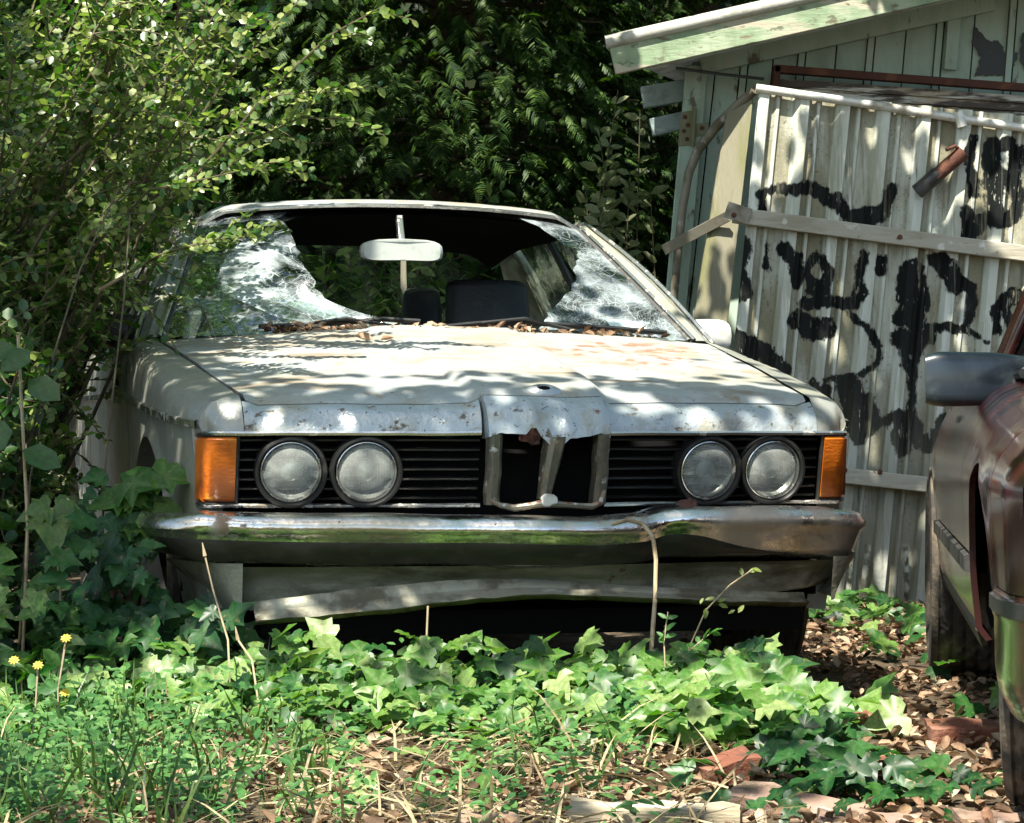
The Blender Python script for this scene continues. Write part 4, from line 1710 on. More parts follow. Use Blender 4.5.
# rusted lintel and peeling boards above the gate
mb = MB()
mb.beam(W(774, 69, ZW - .13), W(1130, 96, ZW - .13), .05, .030)
mb.beam(W(777, 66, ZW - .13), W(775, 92, ZW - .13), .05, .028)
shed_part(mb, "lintel", m_rust, bevel=.003)
mb = MB()
for k, (v0, dz) in enumerate(((83, .014), (91, .020), (99, .012))):
    mb.beam(W(780, v0, ZW - .10 + .012 * k), W(1130, v0 + 24, ZW - .10 + .012 * k), .02, .030)
shed_part(mb, "peeling_board", m_peel, bevel=.002)
# rusted hinge plate with screw holes, hung pipe on the corner
mb = MB()
mb.prism([W(u_, v_, ZW - .055) for u_, v_ in ((681, 112), (695, 110), (693, 145), (678, 146))], (0, .006, 0))
mb.prism([W(u_, v_, ZW - .055) for u_, v_ in ((696, 124), (709, 122), (708, 134), (695, 137))], (0, .006, 0))
mb.tube([W(695, 108, ZW - .06), W(693, 147, ZW - .06)], .008, 8)
hg = shed_part(mb, "hinge", m_post, bevel=.001)
mb = MB()
for u_, v_ in ((685, 117), (688, 125), (684, 131), (687, 139), (702, 128)):
    mb.lathe([(.0001, .004), (.008, .003), (.009, 0)], Matrix.Translation(W(u_, v_, ZW - .056)) @ Matrix.Rotation(rad(90), 4, 'X'), 8)
shed_part(mb, "screw", m_rust, hg)
mb = MB()
mb.tube([W(676, 68, ZW - .07), W(720, 74, ZW - .12), W(764, 79, ZW - .16)], .006, 6)
shed_part(mb, "wire", m_black)

# ------------------------------------------------------------------ corrugated gate
gate = empty("corrugated_gate", W(720, 606, ZG), 0)
tag(gate, "sagging corrugated iron gate covered with black graffiti in front of the shed", "gate")
GO = gate.location.copy()


def gate_part(mb, name, m, parent=None, **kw):
    mb.v = [tuple(Vector(p) - GO) for p in mb.v]
    return mb.build(name, m, parent or gate, **kw)


ROLL = rad(5.6)
G0 = W(757, 90, ZG)
ex = Vector((math.cos(ROLL), 0, -math.sin(ROLL)))
ez = Vector((-math.sin(ROLL), 0, -math.cos(ROLL)))      # down the sheet
DZ = 1 / 2.695


def c3(*pts):
    return [(644 + x * DZ, y * DZ) for x, y in pts]


def c6(*pts):
    return [(644 + x * DZ, 260 + y * DZ) for x, y in pts]


STROKES = [
    (c3((318, 570), (316, 525), (350, 508), (400, 512), (430, 500), (480, 522), (525, 560), (560, 590), (610, 592), (648, 560), (668, 512)), 6.5),
    (c3((560, 592), (600, 580), (640, 575)), 9), (c3((520, 535), (535, 560)), 7),
    (c3((885, 375), (872, 420), (880, 470), (890, 520)), 5), (c3((940, 392), (935, 440), (942, 500), (945, 560)), 9),
    (c3((940, 395), (990, 392), (1010, 420), (990, 470), (965, 480)), 8), (c3((985, 480), (1008, 520), (1000, 580), (960, 600), (915, 590), (880, 640), (870, 668)), 7),
    (c3((868, 570), (872, 620), (868, 665)), 7), (c3((1000, 420), (1040, 400), (1060, 460), (1040, 540)), 8),
    (c3((250, 640), (275, 660), (262, 700), (250, 740), (278, 790), (250, 800)), 6),
    (c3((330, 660), (325, 720)), 3), (c3((370, 670), (400, 700), (412, 760)), 7), (c3((415, 690), (425, 750)), 5),
    (c3((462, 690), (440, 730), (452, 785), (480, 790), (494, 740), (475, 695)), 6), (c3((595, 690), (580, 740), (575, 790)), 5), (c3((636, 700), (636, 732)), 6),
    (c3((725, 735), (718, 790), (722, 850)), 14), (c3((780, 700), (830, 740), (835, 770)), 8), (c3((860, 765), (885, 775), (876, 830)), 5),
    (c6((250, 5), (270, 55), (275, 85), (238, 98)), 6), (c6((330, 0), (335, 25)), 4),
    (c6((405, 0), (420, 45)), 6), (c6((450, 60), (480, 75), (494, 30)), 7), (c6((435, 118), (500, 112), (565, 120), (585, 90)), 6), (c6((415, 165), (450, 190), (490, 180)), 11),
    (c6((560, 150), (610, 195), (634, 240), (628, 280), (590, 306), (530, 318), (485, 326)), 3.4), (c6((490, 345), (495, 385)), 6),
    (c6((555, 350), (575, 400), (600, 440)), 14), (c6((560, 420), (575, 470)), 11), (c6((600, 380), (615, 440)), 9),
    (c6((725, 45), (735, 100), (728, 150)), 14), (c6((700, 130), (690, 160)), 8), (c6((690, 210), (715, 230), (745, 205)), 10), (c6((700, 250), (708, 290)), 6),
    (c6((745, 225), (720, 300), (725, 380), (705, 440)), 5), (c6((690, 430), (685, 480), (695, 505)), 10), (c6((645, 440), (665, 425)), 6),
    (c6((720, 420), (732, 480), (765, 498), (795, 465), (812, 435)), 8), (c6((760, 500), (790, 490)), 8),
    (c6((740, 183), (800, 180), (862, 184), (876, 150), (884, 90), (858, 62)), 5), (c6((770, 185), (775, 215)), 4), (c6((800, 0), (830, 40), (835, 70)), 9),
    (c6((228, 195), (262, 215), (325, 245), (372, 300)), 8), (c6((232, 225), (290, 250)), 8), (c6((885, 195), (920, 225)), 2.5),  # opening pair of strokes paints in the shadow at the coupe's fender edge
    (c6((945, 130), (950, 190)), 5), (c6((968, 120), (995, 95), (1030, 110)), 8), (c6((975, 140), (985, 165)), 6),
    (c6((910, 330), (935, 420), (985, 460)), 7), (c6((1050, 200), (1090, 300), (1040, 380)), 8), (c6((450, 330), (470, 355)), 5),
]
segs = []
for pts, r_ in STROKES:
    for p, q in zip(pts, pts[1:]):
        segs.append((p[0], p[1], q[0], q[1], r_ * 1.0))
SG = np.array(segs)


def sprayed(u_, v_):
    """Signed distance in units of 4 mm steps to the nearest spray or painted shadow stroke."""
    dx, dy = SG[:, 2] - SG[:, 0], SG[:, 3] - SG[:, 1]
    t_ = np.clip(((u_ - SG[:, 0]) * dx + (v_ - SG[:, 1]) * dy) / (dx * dx + dy * dy + 1e-6), 0, 1)
    d = np.hypot(u_ - SG[:, 0] - dx * t_, v_ - SG[:, 1] - dy * t_)
    return float(np.clip(np.min(d - SG[:, 4]), -8, 12))


def corr(x):
    """Ribs at 154 mm pitch, gently rising on one side and dropping sharply on the other: depth towards the camera."""
    q = ((x + .012) % .1535) / .1535
    if q < .17:
        return .030 * q / .17
    if q < .38:
        return .030
    if q < .42:
        return .030 * (1 - (q - .38) / .04)
    if q < .52:
        return 0
    if q < .60:
        return .013 * (q - .52) / .08
    if q < .66:
        return .013
    if q < .70:
        return .013 * (1 - (q - .66) / .04)
    return 0


xs, x = [], 0.0
pitch = .1535
k = 0
while x < 1.72:
    base = k * pitch - .012
    for q in (0, .06, .12, .17, .24, .31, .38, .42, .47, .52, .60, .66, .70, .77, .84, .92):
        xs.append(base + q * pitch)
    k += 1
    x = base + pitch
xs = [x for x in xs if 0 <= x]
nrow = 210
mb = MB()
rows, hole = [], []
for j in range(nrow + 1):
    t_ = j / nrow
    r = []
    for i, x in enumerate(xs):
        Lx = (G0.z - .0 - x * math.sin(ROLL)) / math.cos(ROLL) - .01 - .05 * max(0, noise.noise(Vector((int((x + .012) / pitch) * 3.7, 2.2, 0)))) - .02 * noise.noise(Vector((x * 25, 0, 0)))
        s_ = Lx * t_
        wav = .006 * noise.noise(Vector((x * 2, s_ * 2, 3)))
        r.append(G0 + ex * x + ez * s_ + Vector((0, -corr(x) + wav, 0)))
    rows.append(r)
mb.grid(rows)
sheet = gate_part(mb, "corrugated_sheet", m_iron, angle=20)
at = sheet.data.attributes.new("spray", 'FLOAT', 'POINT')
at.data.foreach_set('value', [sprayed(CX + p.x / KG, VH - (p.z - CH) / KG) for r in rows for p in r])
at = sheet.data.attributes.new("valley", 'FLOAT', 'POINT')
at.data.foreach_set('value', [1 - corr(x) / .026 for r in rows for x in xs])


def gp(u_, v_, d=0.):
    return W(u_, v_, ZG - d)


for v0, u0, hgt, dv in ((215, 733, .060, .133), (460, 700, .058, .108)):
    mb = MB()
    mb.beam(gp(u0, v0, .05), gp(1150, v0 + (1150 - u0) * dv, .05), .035, hgt)
    gate_part(mb, "batten", m_batten, bevel=.004)
mb = MB()
mb.tube([gp(756, 88, .03), gp(860, 103, .032), gp(962, 119, .03), gp(1160, 148, .03)], .0165, 10)
mb.tube([gp(958, 112, .04), gp(962, 127, .04)], .02, 8)
gate_part(mb, "top_rail", m_wpipe)
# timber stile seen along the left edge
mb = MB()
mb.prism([gp(754, 92, -.02), gp(727, 330, -.02), gp(700, 606, -.02), gp(648, 606, -.10), gp(692, 330, -.10), gp(727, 110, -.10)], (0, .05, 0))
gate_part(mb, "stile", m_post, bevel=.005)
# bent pipe hoop and strap irons that tie the stile to the shed
mb = MB()
mb.tube([W(755, 90, ZG), W(738, 105, ZG + .08), W(715, 128, ZG + .18), W(698, 150, ZG + .24), W(689, 172, ZG + .26), W(683, 205, ZG + .28), W(679, 240, ZG + .3), W(671, 330, ZG + .3)], [.017, .019, .02, .019, .018, .017, .016, .016], 10)
gate_part(mb, "pipe_hoop", m_pipe)
mb = MB()
mb.beam(W(664, 250, ZG + .26), W(728, 216, ZG + .0), .012, .042, Vector((0, 1, 0)))
mb.beam(W(726, 209, ZG - .075), W(750, 217, ZG - .075), .006, .062)
gate_part(mb, "strap_iron", m_pipe, bevel=.002)
for u_, v_ in ((734, 215), (900, 237), (845, 470), (880, 472)):
    mb = MB()
    mb.lathe([(.0001, .006), (.008, .005), (.010, 0)], Matrix.Translation(gp(u_, v_, .080 if u_ < 750 else .069)) @ Matrix.Rotation(rad(90), 4, 'X'), 10)
    gate_part(mb, "bolt_head", m_rust)
# slanting rusted barrel bolt
mb = MB()
mb.tube([gp(917, 192, .055), gp(938, 174, .06)], .030, 12)
bo_ = gate_part(mb, "barrel_bolt", m_black)
mb = MB()
mb.tube([gp(935, 177, .062), gp(963, 152, .066)], [.027, .030], 12)
mb.tube([gp(963, 152, .066), gp(955, 146, .09), gp(946, 150, .1)], .007, 8)
gate_part(mb, "bolt_collar", m_rust, bo_)
# loose curled strip at the foot
mb = MB()
for u0, u1, w in ((868, 861, .022), (852, 847, .02), (905, 908, .022)):
    mb.grid([[gp(u0 + (u1 - u0) * t_ + s_ * w / KG / 2, 545 + 66 * t_, .045 + .03 * math.sin(t_ * 3) + .004 * s_) for s_ in (-1, 0, 1)] for t_ in np.linspace(0, 1, 9)])
gate_part(mb, "loose_strip", m_iron, solid=.003)

# ------------------------------------------------------------------ bricks, stone, timber
def brick(name, u_, v_, d, rz, tilt, m, label, cat, z=0.0, chip=.006, group=None):
    Z = (CH - z) * F / (v_ - VH)
    p = W(u_, v_, Z)
    mb = MB()
    nx_, ny_, nz_ = 9, 6, 4
    seed = R.random() * 50

    def dp(x, y, zz):
        q = Vector((x * d[0], y * d[1], zz * d[2]))
        e = chip * (abs(x) > .49) + chip * (abs(y) > .49) + chip * (abs(zz) > .49)
        nn = noise.noise_vector(q * 22 + Vector((seed, 0, 0)))
        return q + nn * (chip * .7 + e * .5) * .8

    def face(f_, n1, n2, fl):
        mb.grid([[f_(i / n1 - .5, j / n2 - .5) for i in range(n1 + 1)] for j in range(n2 + 1)], flip=fl)
    face(lambda a, b_: dp(a, b_, .5), nx_, ny_, False)
    face(lambda a, b_: dp(a, b_, -.5), nx_, ny_, True)
    face(lambda a, b_: dp(a, -.5, b_), nx_, nz_, False)
    face(lambda a, b_: dp(a, .5, b_), nx_, nz_, True)
    face(lambda a, b_: dp(-.5, a, b_), ny_, nz_, True)
    face(lambda a, b_: dp(.5, a, b_), ny_, nz_, False)
    o = mb.build(name, m, None, angle=50)
    o.location = (p.x, p.y, gz(p.x, p.y) + z + d[2] * .12)
    o.rotation_euler = (rad(tilt[0]), rad(tilt[1]), rad(rz))
    return tag(o, label, cat, group)


brick("brick", 727, 775, (.12, .09, .075), 20, (8, -10), m_brick, "dark red broken brick half covered by ivy left of the tan stone slab", "brick")
brick("stone_slab", 795, 802, (.26, .08, .06), -38, (14, 6), m_stone, "long tan stone slab lying slantwise and sunlit beside the ivy", "stone")
brick("brick", 868, 818, (.18, .10, .05), -8, (4, 3), m_stone, "flat pale pinkish brick at the front edge right of the stone slab", "brick")
brick("brick", 873, 738, (.14, .10, .06), -14, (10, -4), m_brick, "reddish brick lying flat among litter just right of the dark ivy", "brick")
brick("brick", 888, 772, (.11, .08, .05), 12, (4, 4), m_brick, "small dull brick chip between the reddish brick and the front edge", "brick")
brick("brick", 962, 750, (.15, .10, .06), 4, (5, 0), m_brick, "dull brick paver on the leaf litter beside the red car", "brick")
brick("stone", 1000, 822, (.14, .09, .05), 6, (4, 2), m_stone, "tan stone at the tyre of the red car", "stone")
brick("timber_sleeper", 655, 819, (.30, .09, .07), -7, (6, 1), m_sleeper, "split grey timber sleeper end lying in the leaf litter", "timber")
brick("stone", 488, 822, (.10, .07, .04), 10, (6, 2), m_stone, "small pale stone sunk in the dry grass", "stone")

# ------------------------------------------------------------------ foliage
def stems(mb, base, tip, r0, r1, bend=.15, n=8):
    base, tip = Vector(base), Vector(tip)
    L = (tip - base).length
    o = Vector((R.uniform(-1, 1), R.uniform(-1, 1), R.uniform(0, 1))) * bend * L
    P = []
    for k_ in range(n + 1):
        t_ = k_ / n
        P.append(base.lerp(tip, t_) + o * math.sin(t_ * math.pi) * (1 - .3 * t_))
    mb.tube(P, [r0 + (r1 - r0) * k_ / n for k_ in range(n + 1)], 5)
    return P


def twig_leaves(P, tpl, size, gap, acc, jitter=.25, start=.0):
    """Opposite pairs of leaves along the path P, appended to acc as pos/normal/heading/scale."""
    L = 0
    nxt = gap
    sd = Vector((R.uniform(-1, 1), R.uniform(-1, 1), R.uniform(-.4, .6))).normalized()
    tot = sum((q - p).length for p, q in zip(P, P[1:]))
    for p, q in zip(P, P[1:]):
        seg = (q - p).length
        t = (q - p).normalized()
        while nxt <= L + seg:
            if nxt > start * tot:
                pt = p.lerp(q, (nxt - L) / seg)
                s1 = t.cross(sd).normalized()
                for sgn in (-1, 1):
                    hd = (s1 * sgn + t * .55 + Vector((R.uniform(-jitter, jitter), R.uniform(-jitter, jitter), R.uniform(-jitter, jitter))))
                    nn = t.cross(hd)
                    if nn.z < 0:
                        nn = -nn
                    nn = nn + Vector((R.uniform(-.5, .5), R.uniform(-.7, .3), .4 + R.uniform(-.3, .3)))
                    acc.append((tuple(pt), tuple(nn), tuple(hd), size * R.uniform(.65, 1.2)))
            nxt += gap * R.uniform(.8, 1.25)
            if R.random() < .5:
                sd = t.cross(sd).normalized()
        L += seg


def build_leaves(acc, tpl, name, m, parent=None):
    A = acc
    V, Fa = place(tpl[0], tpl[1], [a[0] for a in A], [a[1] for a in A], [a[2] for a in A], [a[3] for a in A])
    return fastmesh(name, V, Fa, m, parent)


def shrub(name, base, label, cat, targets, leaf, tpl, size, gap, sub, twl, fixed=(), rs=.012, group=None):
    root = empty(name, base)
    tag(root, label, cat, group)
    mb = MB()
    acc = []
    base = Vector(base)
    for tip in targets:
        b0 = base + Vector((R.uniform(-.12, .12), R.uniform(-.12, .12), 0))
        P = stems(mb, b0, tip, rs * R.uniform(.6, 1.1), .0025, .12)
        for k_ in range(sub):
            t_ = R.uniform(.35, 1.0)
            i = min(len(P) - 2, int(t_ * (len(P) - 1)))
            p = P[i].lerp(P[i + 1], R.random())
            dr_ = Vector((R.uniform(-1, 1), R.uniform(-1, .7), R.uniform(-.5, .9))).normalized()
            Q = stems(mb, p, p + dr_ * twl * R.uniform(.5, 1.2), .003, .0012, .12, 5)
            twig_leaves(Q, tpl, size, gap, acc)
        twig_leaves(P[len(P) // 2:], tpl, size, gap * 1.2, acc)
    for pts in fixed:
        P = [W(*q) for q in pts]
        mb.tube(P, [.005 - .0035 * k_ / (len(P) - 1) for k_ in range(len(P))], 5)
        PP = []
        for p, q in zip(P, P[1:]):
            PP += [p.lerp(q, t_) for t_ in np.linspace(0, 1, 6, endpoint=False)]
        PP.append(P[-1])
        twig_leaves(PP, tpl, size, gap * .9, acc, start=.15)
        for k_ in range(7):
            i = R.randrange(4, len(PP) - 1)
            t = (PP[i] - PP[i - 1]).normalized()
            dr_ = (t + Vector((R.uniform(-.8, .8), R.uniform(-.8, .8), R.uniform(-.6, .6)))).normalized()
            Q = stems(mb, PP[i], PP[i] + dr_ * R.uniform(.06, .2), .0018, .001, .1, 4)
            twig_leaves(Q, tpl, size, gap * .9, acc)
    mb.v = [tuple(Vector(p) - base) for p in mb.v]
    mb.build("stem", m_twig, root)
    acc = [((a[0][0] - base.x, a[0][1] - base.y, a[0][2] - base.z),) + a[1:] for a in acc]
    build_leaves(acc, tpl, "foliage", leaf, root)
    return root


tg = []
for i in range(78):
    u_ = R.uniform(-90, 225)
    top = 0 if u_ < 200 else 40
    v_ = R.uniform(top - 60, 320 - max(0, u_ - 20) * 1.15)
    tg.append(W(u_, v_, R.uniform(6.9, 8.4)))
arch = [
    [(120, 250, 7.2), (200, 170, 7.05), (270, 90, 6.95), (330, 35, 6.9), (385, 5, 6.85)],
    [(110, 210, 7.2), (190, 130, 7.1), (280, 95, 7.0), (362, 88, 6.95)],
    [(150, 200, 7.2), (230, 150, 7.1), (300, 118, 7.0), (348, 118, 6.95)],
    [(90, 250, 7.1), (150, 190, 6.95), (210, 178, 6.85), (262, 165, 6.8)],
    [(100, 290, 7.0), (160, 255, 6.85), (210, 240, 6.75), (262, 236, 6.7)],
    [(60, 170, 7.2), (140, 90, 7.1), (200, 35, 7.0), (240, -20, 7.0)],
    [(170, 160, 7.3), (240, 60, 7.2), (290, 10, 7.2)],
]
shrub("shrub", (-1.72, 7.7, 0), "tall small-leaved shrub leaning over the silver coupe with yellow-green arching twigs", "shrub", tg, l_privet, ROUND, .029, .023, 13, .26, arch)
tg = [W(R.uniform(-70, 40), R.uniform(300, 560), R.uniform(6.5, 7.0)) for i in range(22)]
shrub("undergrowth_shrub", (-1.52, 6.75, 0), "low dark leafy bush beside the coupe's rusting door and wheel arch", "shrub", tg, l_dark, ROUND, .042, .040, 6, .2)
tg = [W(R.uniform(-120, 250), R.uniform(-80, 240), R.uniform(9.0, 10.4)) for i in range(40)]
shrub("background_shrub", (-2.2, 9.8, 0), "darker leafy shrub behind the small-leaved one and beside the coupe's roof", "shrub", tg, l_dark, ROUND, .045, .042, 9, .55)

tg = [W(R.uniform(200, 560), R.uniform(215, 380), R.uniform(11.2, 12.2)) for i in range(46)]
shrub("background_shrub", (-.75, 11.8, 0), "shaded green shrub seen through the coupe's rear window", "shrub", tg, l_privet, OVAL, .075, .06, 8, .35)

tg = [W(R.uniform(-50, 62), R.uniform(330, 540), R.uniform(6.75, 7.2)) for i in range(34)]
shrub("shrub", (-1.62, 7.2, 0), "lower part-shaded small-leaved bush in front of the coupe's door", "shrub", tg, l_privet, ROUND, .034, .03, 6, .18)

# bare canes in front of the coupe's wing
for pts, r_, lb in (([(98, 590, 6.55), (104, 480, 6.55), (112, 400, 6.55), (124, 300, 6.6), (130, 215, 6.65)], .0038, "bare tan cane standing in front of the coupe's front wing"),
                    ([(14, 600, 6.4), (30, 480, 6.45), (52, 360, 6.5), (80, 270, 6.6), (118, 190, 6.7)], .0034, "bare slanting cane crossing the dark leafy bush"),):
    mb = MB()
    P = [W(*q) for q in pts]
    P[0].z = gz(P[0].x, P[0].y) - .02
    mb.tube(P, [r_ * (1 - .5 * i / (len(P) - 1)) for i in range(len(P))], 6)
    tag(mb.build("cane", m_twig), lb.replace("tan", "brown"), "cane")

# conifers behind
def conifer(x, y, hgt, spread, n, label, zlo=.35):
    root = empty("conifer_tree", (x, y, 0))
    tag(root, label, "tree", "conifers behind the coupe")
    mb = MB()
    mb.tube([(0, 0, -.1), (.03, 0, hgt * .4), (0, .02, hgt)], [.14, .10, .02], 10)
    parts = {0: [], 1: [], 2: [], 3: []}
    for k_ in range(n):
        z = zlo + (hgt - zlo) * R.random() ** 1.1
        rr = spread * (1 - .75 * z / hgt) * R.uniform(.45, 1.05)
        a = R.uniform(-math.pi, math.pi)
        if math.sin(a) > .35 and R.random() < .7:
            a = -a
        p = (rr * math.cos(a), rr * math.sin(a), z)
        hd = (math.cos(a) + R.uniform(-.5, .5), math.sin(a) + R.uniform(-.5, .5), R.uniform(-1.0, -.05))
        nn = (R.uniform(-.5, .5) + .3 * math.cos(a), R.uniform(-.5, .5) + .5 * math.sin(a), .9)
        parts[k_ % 4].append((p, nn, hd, R.uniform(.09, .21)))
        if k_ % 18 == 0:
            mb.tube([(0, 0, z + .05), (p[0] * .5, p[1] * .5, z + .06), p], [.018, .012, .004], 5, False)
    mb.build("trunk", m_bark, root)
    sets = []
    for i, A in parts.items():
        V, Fa = place(SPRAY[i][0], SPRAY[i][1], [a[0] for a in A], [a[1] for a in A], [a[2] for a in A], [a[3] for a in A])
        sets.append((V, Fa))
    V, Fa = join(sets)
    fastmesh("crown", V, Fa, l_con, root)


conifer(-.35, 13.2, 5.2, 1.5, 7000, "dark conifer with drooping sprays rising straight behind the coupe's roof")
conifer(.95, 13.9, 5.4, 1.35, 4600, "dark conifer beyond the shed's left corner, sprays in deep shade")
conifer(-1.95, 13.4, 5.0, 1.2, 3400, "dark conifer half hidden by the small-leaved shrub's arching twigs")

# pale leaves catching light beside the shed
root = empty("pale_sapling", (.46, 12.0, 0))
tag(root, "thin sapling with pale narrow leaves catching light near the shed corner", "sapling")
mb = MB()
acc = []
for u_, v_ in ((598, 128), (612, 150), (630, 170), (600, 170), (640, 110), (618, 90), (650, 190), (585, 185)):
    tip = W(u_, v_, 11.6 + R.uniform(0, .4)) - Vector((.46, 12.0, 0))
    P = stems(mb, Vector((0, 0, 0)), tip, .008, .002, .08)
    twig_leaves(P[5:], OVAL, .085, .06, acc, .5)
mb.build("stem", m_twig, root)
build_leaves(acc, OVAL, "foliage", l_pale, root)

# far wood, one mass
n = 15000
P = np.stack([rng.uniform(-7, 7, n), rng.uniform(14.6, 17.5, n), rng.uniform(0, 5.2, n)], 1)
V, Fa = place(ROUND[0], ROUND[1], P, norm(rng.normal(0, 1, (n, 3)) + np.array([0, -.6, .5])), rand_h(n), rng.uniform(.12, .26, n))
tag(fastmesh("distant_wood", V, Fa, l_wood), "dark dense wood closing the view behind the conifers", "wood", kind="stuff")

# unseen overhead boughs
def sunpos(p):
    """Where the sun ray through p meets the ground."""
    p = Vector(p)
    return p.x - SUN.x / SUN.z * p.z, p.y - SUN.y / SUN.z * p.z


LIT = []      # (x, y, radius x, radius y, leaf density there)


def lit(p, rx, ry, k=.04):
    a, b2_ = sunpos(p)
    LIT.append((a, b2_, rx, ry, k))


def cl(x, y, z):
    return CARM @ Vector((x, y, z))


lit(cl(-.02, .76, .90), .78, .48, .0)
lit(cl(.15, 1.0, .92), .40, .26, .06)
lit(cl(.45, 1.15, .94), .34, .16, .08)
lit(cl(0, 2.1, 1.38), .60, .22, .05)
lit(cl(.70, 1.6, 1.15), .16, .45, .08)
lit(cl(-.35, 1.4, 1.05), .14, .18, .05)
lit(cl(.62, -.06, .46), .30, .09, .02)
lit(cl(.15, -.08, .47), .30, .05, .25)
lit(cl(.84, .45, .2), .12, .22, .1)
lit((.50, 5.75, .12), .40, .34, .02)
lit((.15, 5.9, .12), .34, .20, .08)
lit((.70, 5.05, .05), .20, .22, .05)
lit((-.4, 5.25, .03), .85, .38, .22)
lit((-.95, 5.6, .12), .40, .45, .22)
lit((-.3, 5.82, .14), .65, .20, .20)
lit((.15, 5.70, .10), .40, .28, .12)
lit((.9, 5.6, .0), .25, .30, .35)
lit((1.12, 7.2, .0), .26, .40, .12)
lit((-1.35, 6.9, .75), .25, .25, .3)
lit((-1.2, 5.6, .05), .3, .4, .2)
lit((1.2, 8.6, .0), .3, .5, .35)
lit(W(790, 130, ZG), .22, .30, .03)
lit(W(770, 230, ZG), .12, .30, .15)
lit(W(860, 240, ZG), .5, .5, .8)
lit(W(900, 400, ZG), .5, .6, .95)
lit(W(740, 20, 10.1), .5, .3, .25)
lit(W(715, 150, ZW), .16, .3, .35)
for p_, rx_, ry_ in ((W(400, 260, 11.7), 1.1, .6), (W(400, 330, 11.7), 1.1, .6), (cl(.0, .02, .72), .80, .10), (cl(-.80, .85, .87), .14, .45), (cl(.45, .20, .78), .30, .09), (cl(-.90, .45, .55), .22, .45), (cl(-.30, .0, .26), .32, .10), (cl(-.76, .08, .28), .13, .16), (cl(.35, -.02, .30), .35, .08), ((-1.15, 6.35, .35), .34, .40), (cl(-.95, 1.6, .6), .25, .8)):
    lit(p_, rx_, ry_, .95)
for u_, v_, Z_ in ((400, 95, 12.4), (510, 175, 12.4), (330, 40, 12.4)):
    lit(W(u_, v_, Z_), .40, .30, .30)
lit(W(60, 170, 7.4), 1.0, .9, .16)
for u_, v_, r_ in ((90, 110, .35), (170, 190, .25), (60, 200, .3), (300, 70, .30), (340, 30, .22), (200, 90, .28), (30, 60, .3)):
    lit(W(u_, v_, 7.1), r_ * 1.3, r_ * 1.3, .05)

n = 90000
q = np.stack([rng.uniform(-4.5, 4.5, n), rng.uniform(2.2, 17.5, n)], 1)
dens_ = np.full(n, .0)
nz = np.array([noise.noise(Vector((a * 2.6, b2_ * 2.6, 0))) + .5 * noise.noise(Vector((a * 7, b2_ * 7, 4))) for a, b2_ in q])
dens_ = np.clip(.22 + .34 * nz, .01, 1)
far = q[:, 1] > 11.3
dens_[far] = np.clip(.62 + .42 * nz[far], .05, 1)
for a, b2_, rx, ry, k_ in LIT:
    dd = ((q[:, 0] - a) / rx) ** 2 + ((q[:, 1] - b2_) / ry) ** 2
    m_ = np.clip((dd - .7) / .6, 0, 1)
    dens_ = dens_ * (k_ + (1 - k_) * m_) if k_ < .9 else dens_ * m_ + k_ * (1 - m_)
keep = rng.random(n) < dens_
q = q[keep]
extra = []
for a, b2_, rx, ry, k_ in LIT:
    if k_ >= .9:
        for _ in range(int(1500 * rx * ry)):
            t_, rr = R.uniform(0, 2 * math.pi), math.sqrt(R.random()) * .93
            extra.append((a + rx * rr * math.cos(t_), b2_ + ry * rr * math.sin(t_)))
q = np.concatenate([q, np.array(extra)])
H = rng.uniform(3.3, 4.6, len(q))
P = np.stack([q[:, 0] + SUN.x / SUN.z * H, q[:, 1] + SUN.y / SUN.z * H, H], 1)
V, Fa = place(ROUND[0], ROUND[1], P, rand_n(len(P), .9, .5), rand_h(len(P)), rng.uniform(.07, .13, len(P)))
tag(fastmesh("unseen_shade_boughs", V, Fa, l_canopy), "unseen leafy boughs over the cars, set to dapple the light", "boughs", kind="stuff")

# ------------------------------------------------------------------ ivy
def ivy_height(x, y):
    a = .105 * math.exp(-((y - 6.12) / .36) ** 2) if y < 6.12 else .15 * math.exp(-((y - 6.12) / .5) ** 2)
    a *= sst(.74, .56, x)
    a += .035 * math.exp(-((x - .48) / .26) ** 2 - ((y - 5.85) / .25) ** 2)
    l = .40 * sst(-.85, -1.4, x) * math.exp(-((y - 6.6) / .6) ** 2)
    return a + l


acc = [[] for _ in range(5)]
accd = [[] for _ in range(5)]


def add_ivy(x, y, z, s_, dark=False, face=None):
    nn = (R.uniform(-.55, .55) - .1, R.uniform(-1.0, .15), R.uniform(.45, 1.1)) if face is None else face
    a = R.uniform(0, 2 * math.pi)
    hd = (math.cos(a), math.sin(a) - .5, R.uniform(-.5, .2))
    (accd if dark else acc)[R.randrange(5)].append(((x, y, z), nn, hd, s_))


cnt = 0
while cnt < 3300:
    x, y = R.uniform(-2.0, 1.05), R.uniform(5.1, 7.3)
    nf = noise.noise(Vector((x * 2.2, y * 2.2, 1)))
    dn = sst(5.50, 5.88, y + .22 * nf) * sst(.735, .60, x + .07 * nf)
    if y < 5.75 and x < .55:
        dn = max(dn, .07 + .28 * nf)
    if R.random() > dn:
        continue
    hgt = ivy_height(x, y)
    if (Vector((x, y, 0)) - Vector(cl(0, 0, 0))).length > 0 and y > 6.35 and x > -.85 and hgt > .20:
        hgt = .20
    z = gz(x, y) + .02 + hgt * R.uniform(.15, 1.1)
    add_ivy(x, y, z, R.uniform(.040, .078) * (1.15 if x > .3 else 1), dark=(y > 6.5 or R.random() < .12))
    cnt += 1
# bigger sunlit leaves by the right wheel
for i in range(170):
    x, y = R.gauss(.44, .13), R.gauss(5.82, .14)
    add_ivy(x, y, gz(x, y) + .03 + R.uniform(.02, .10) * math.exp(-((x - .50) / .3) ** 2), R.uniform(.06, .09))
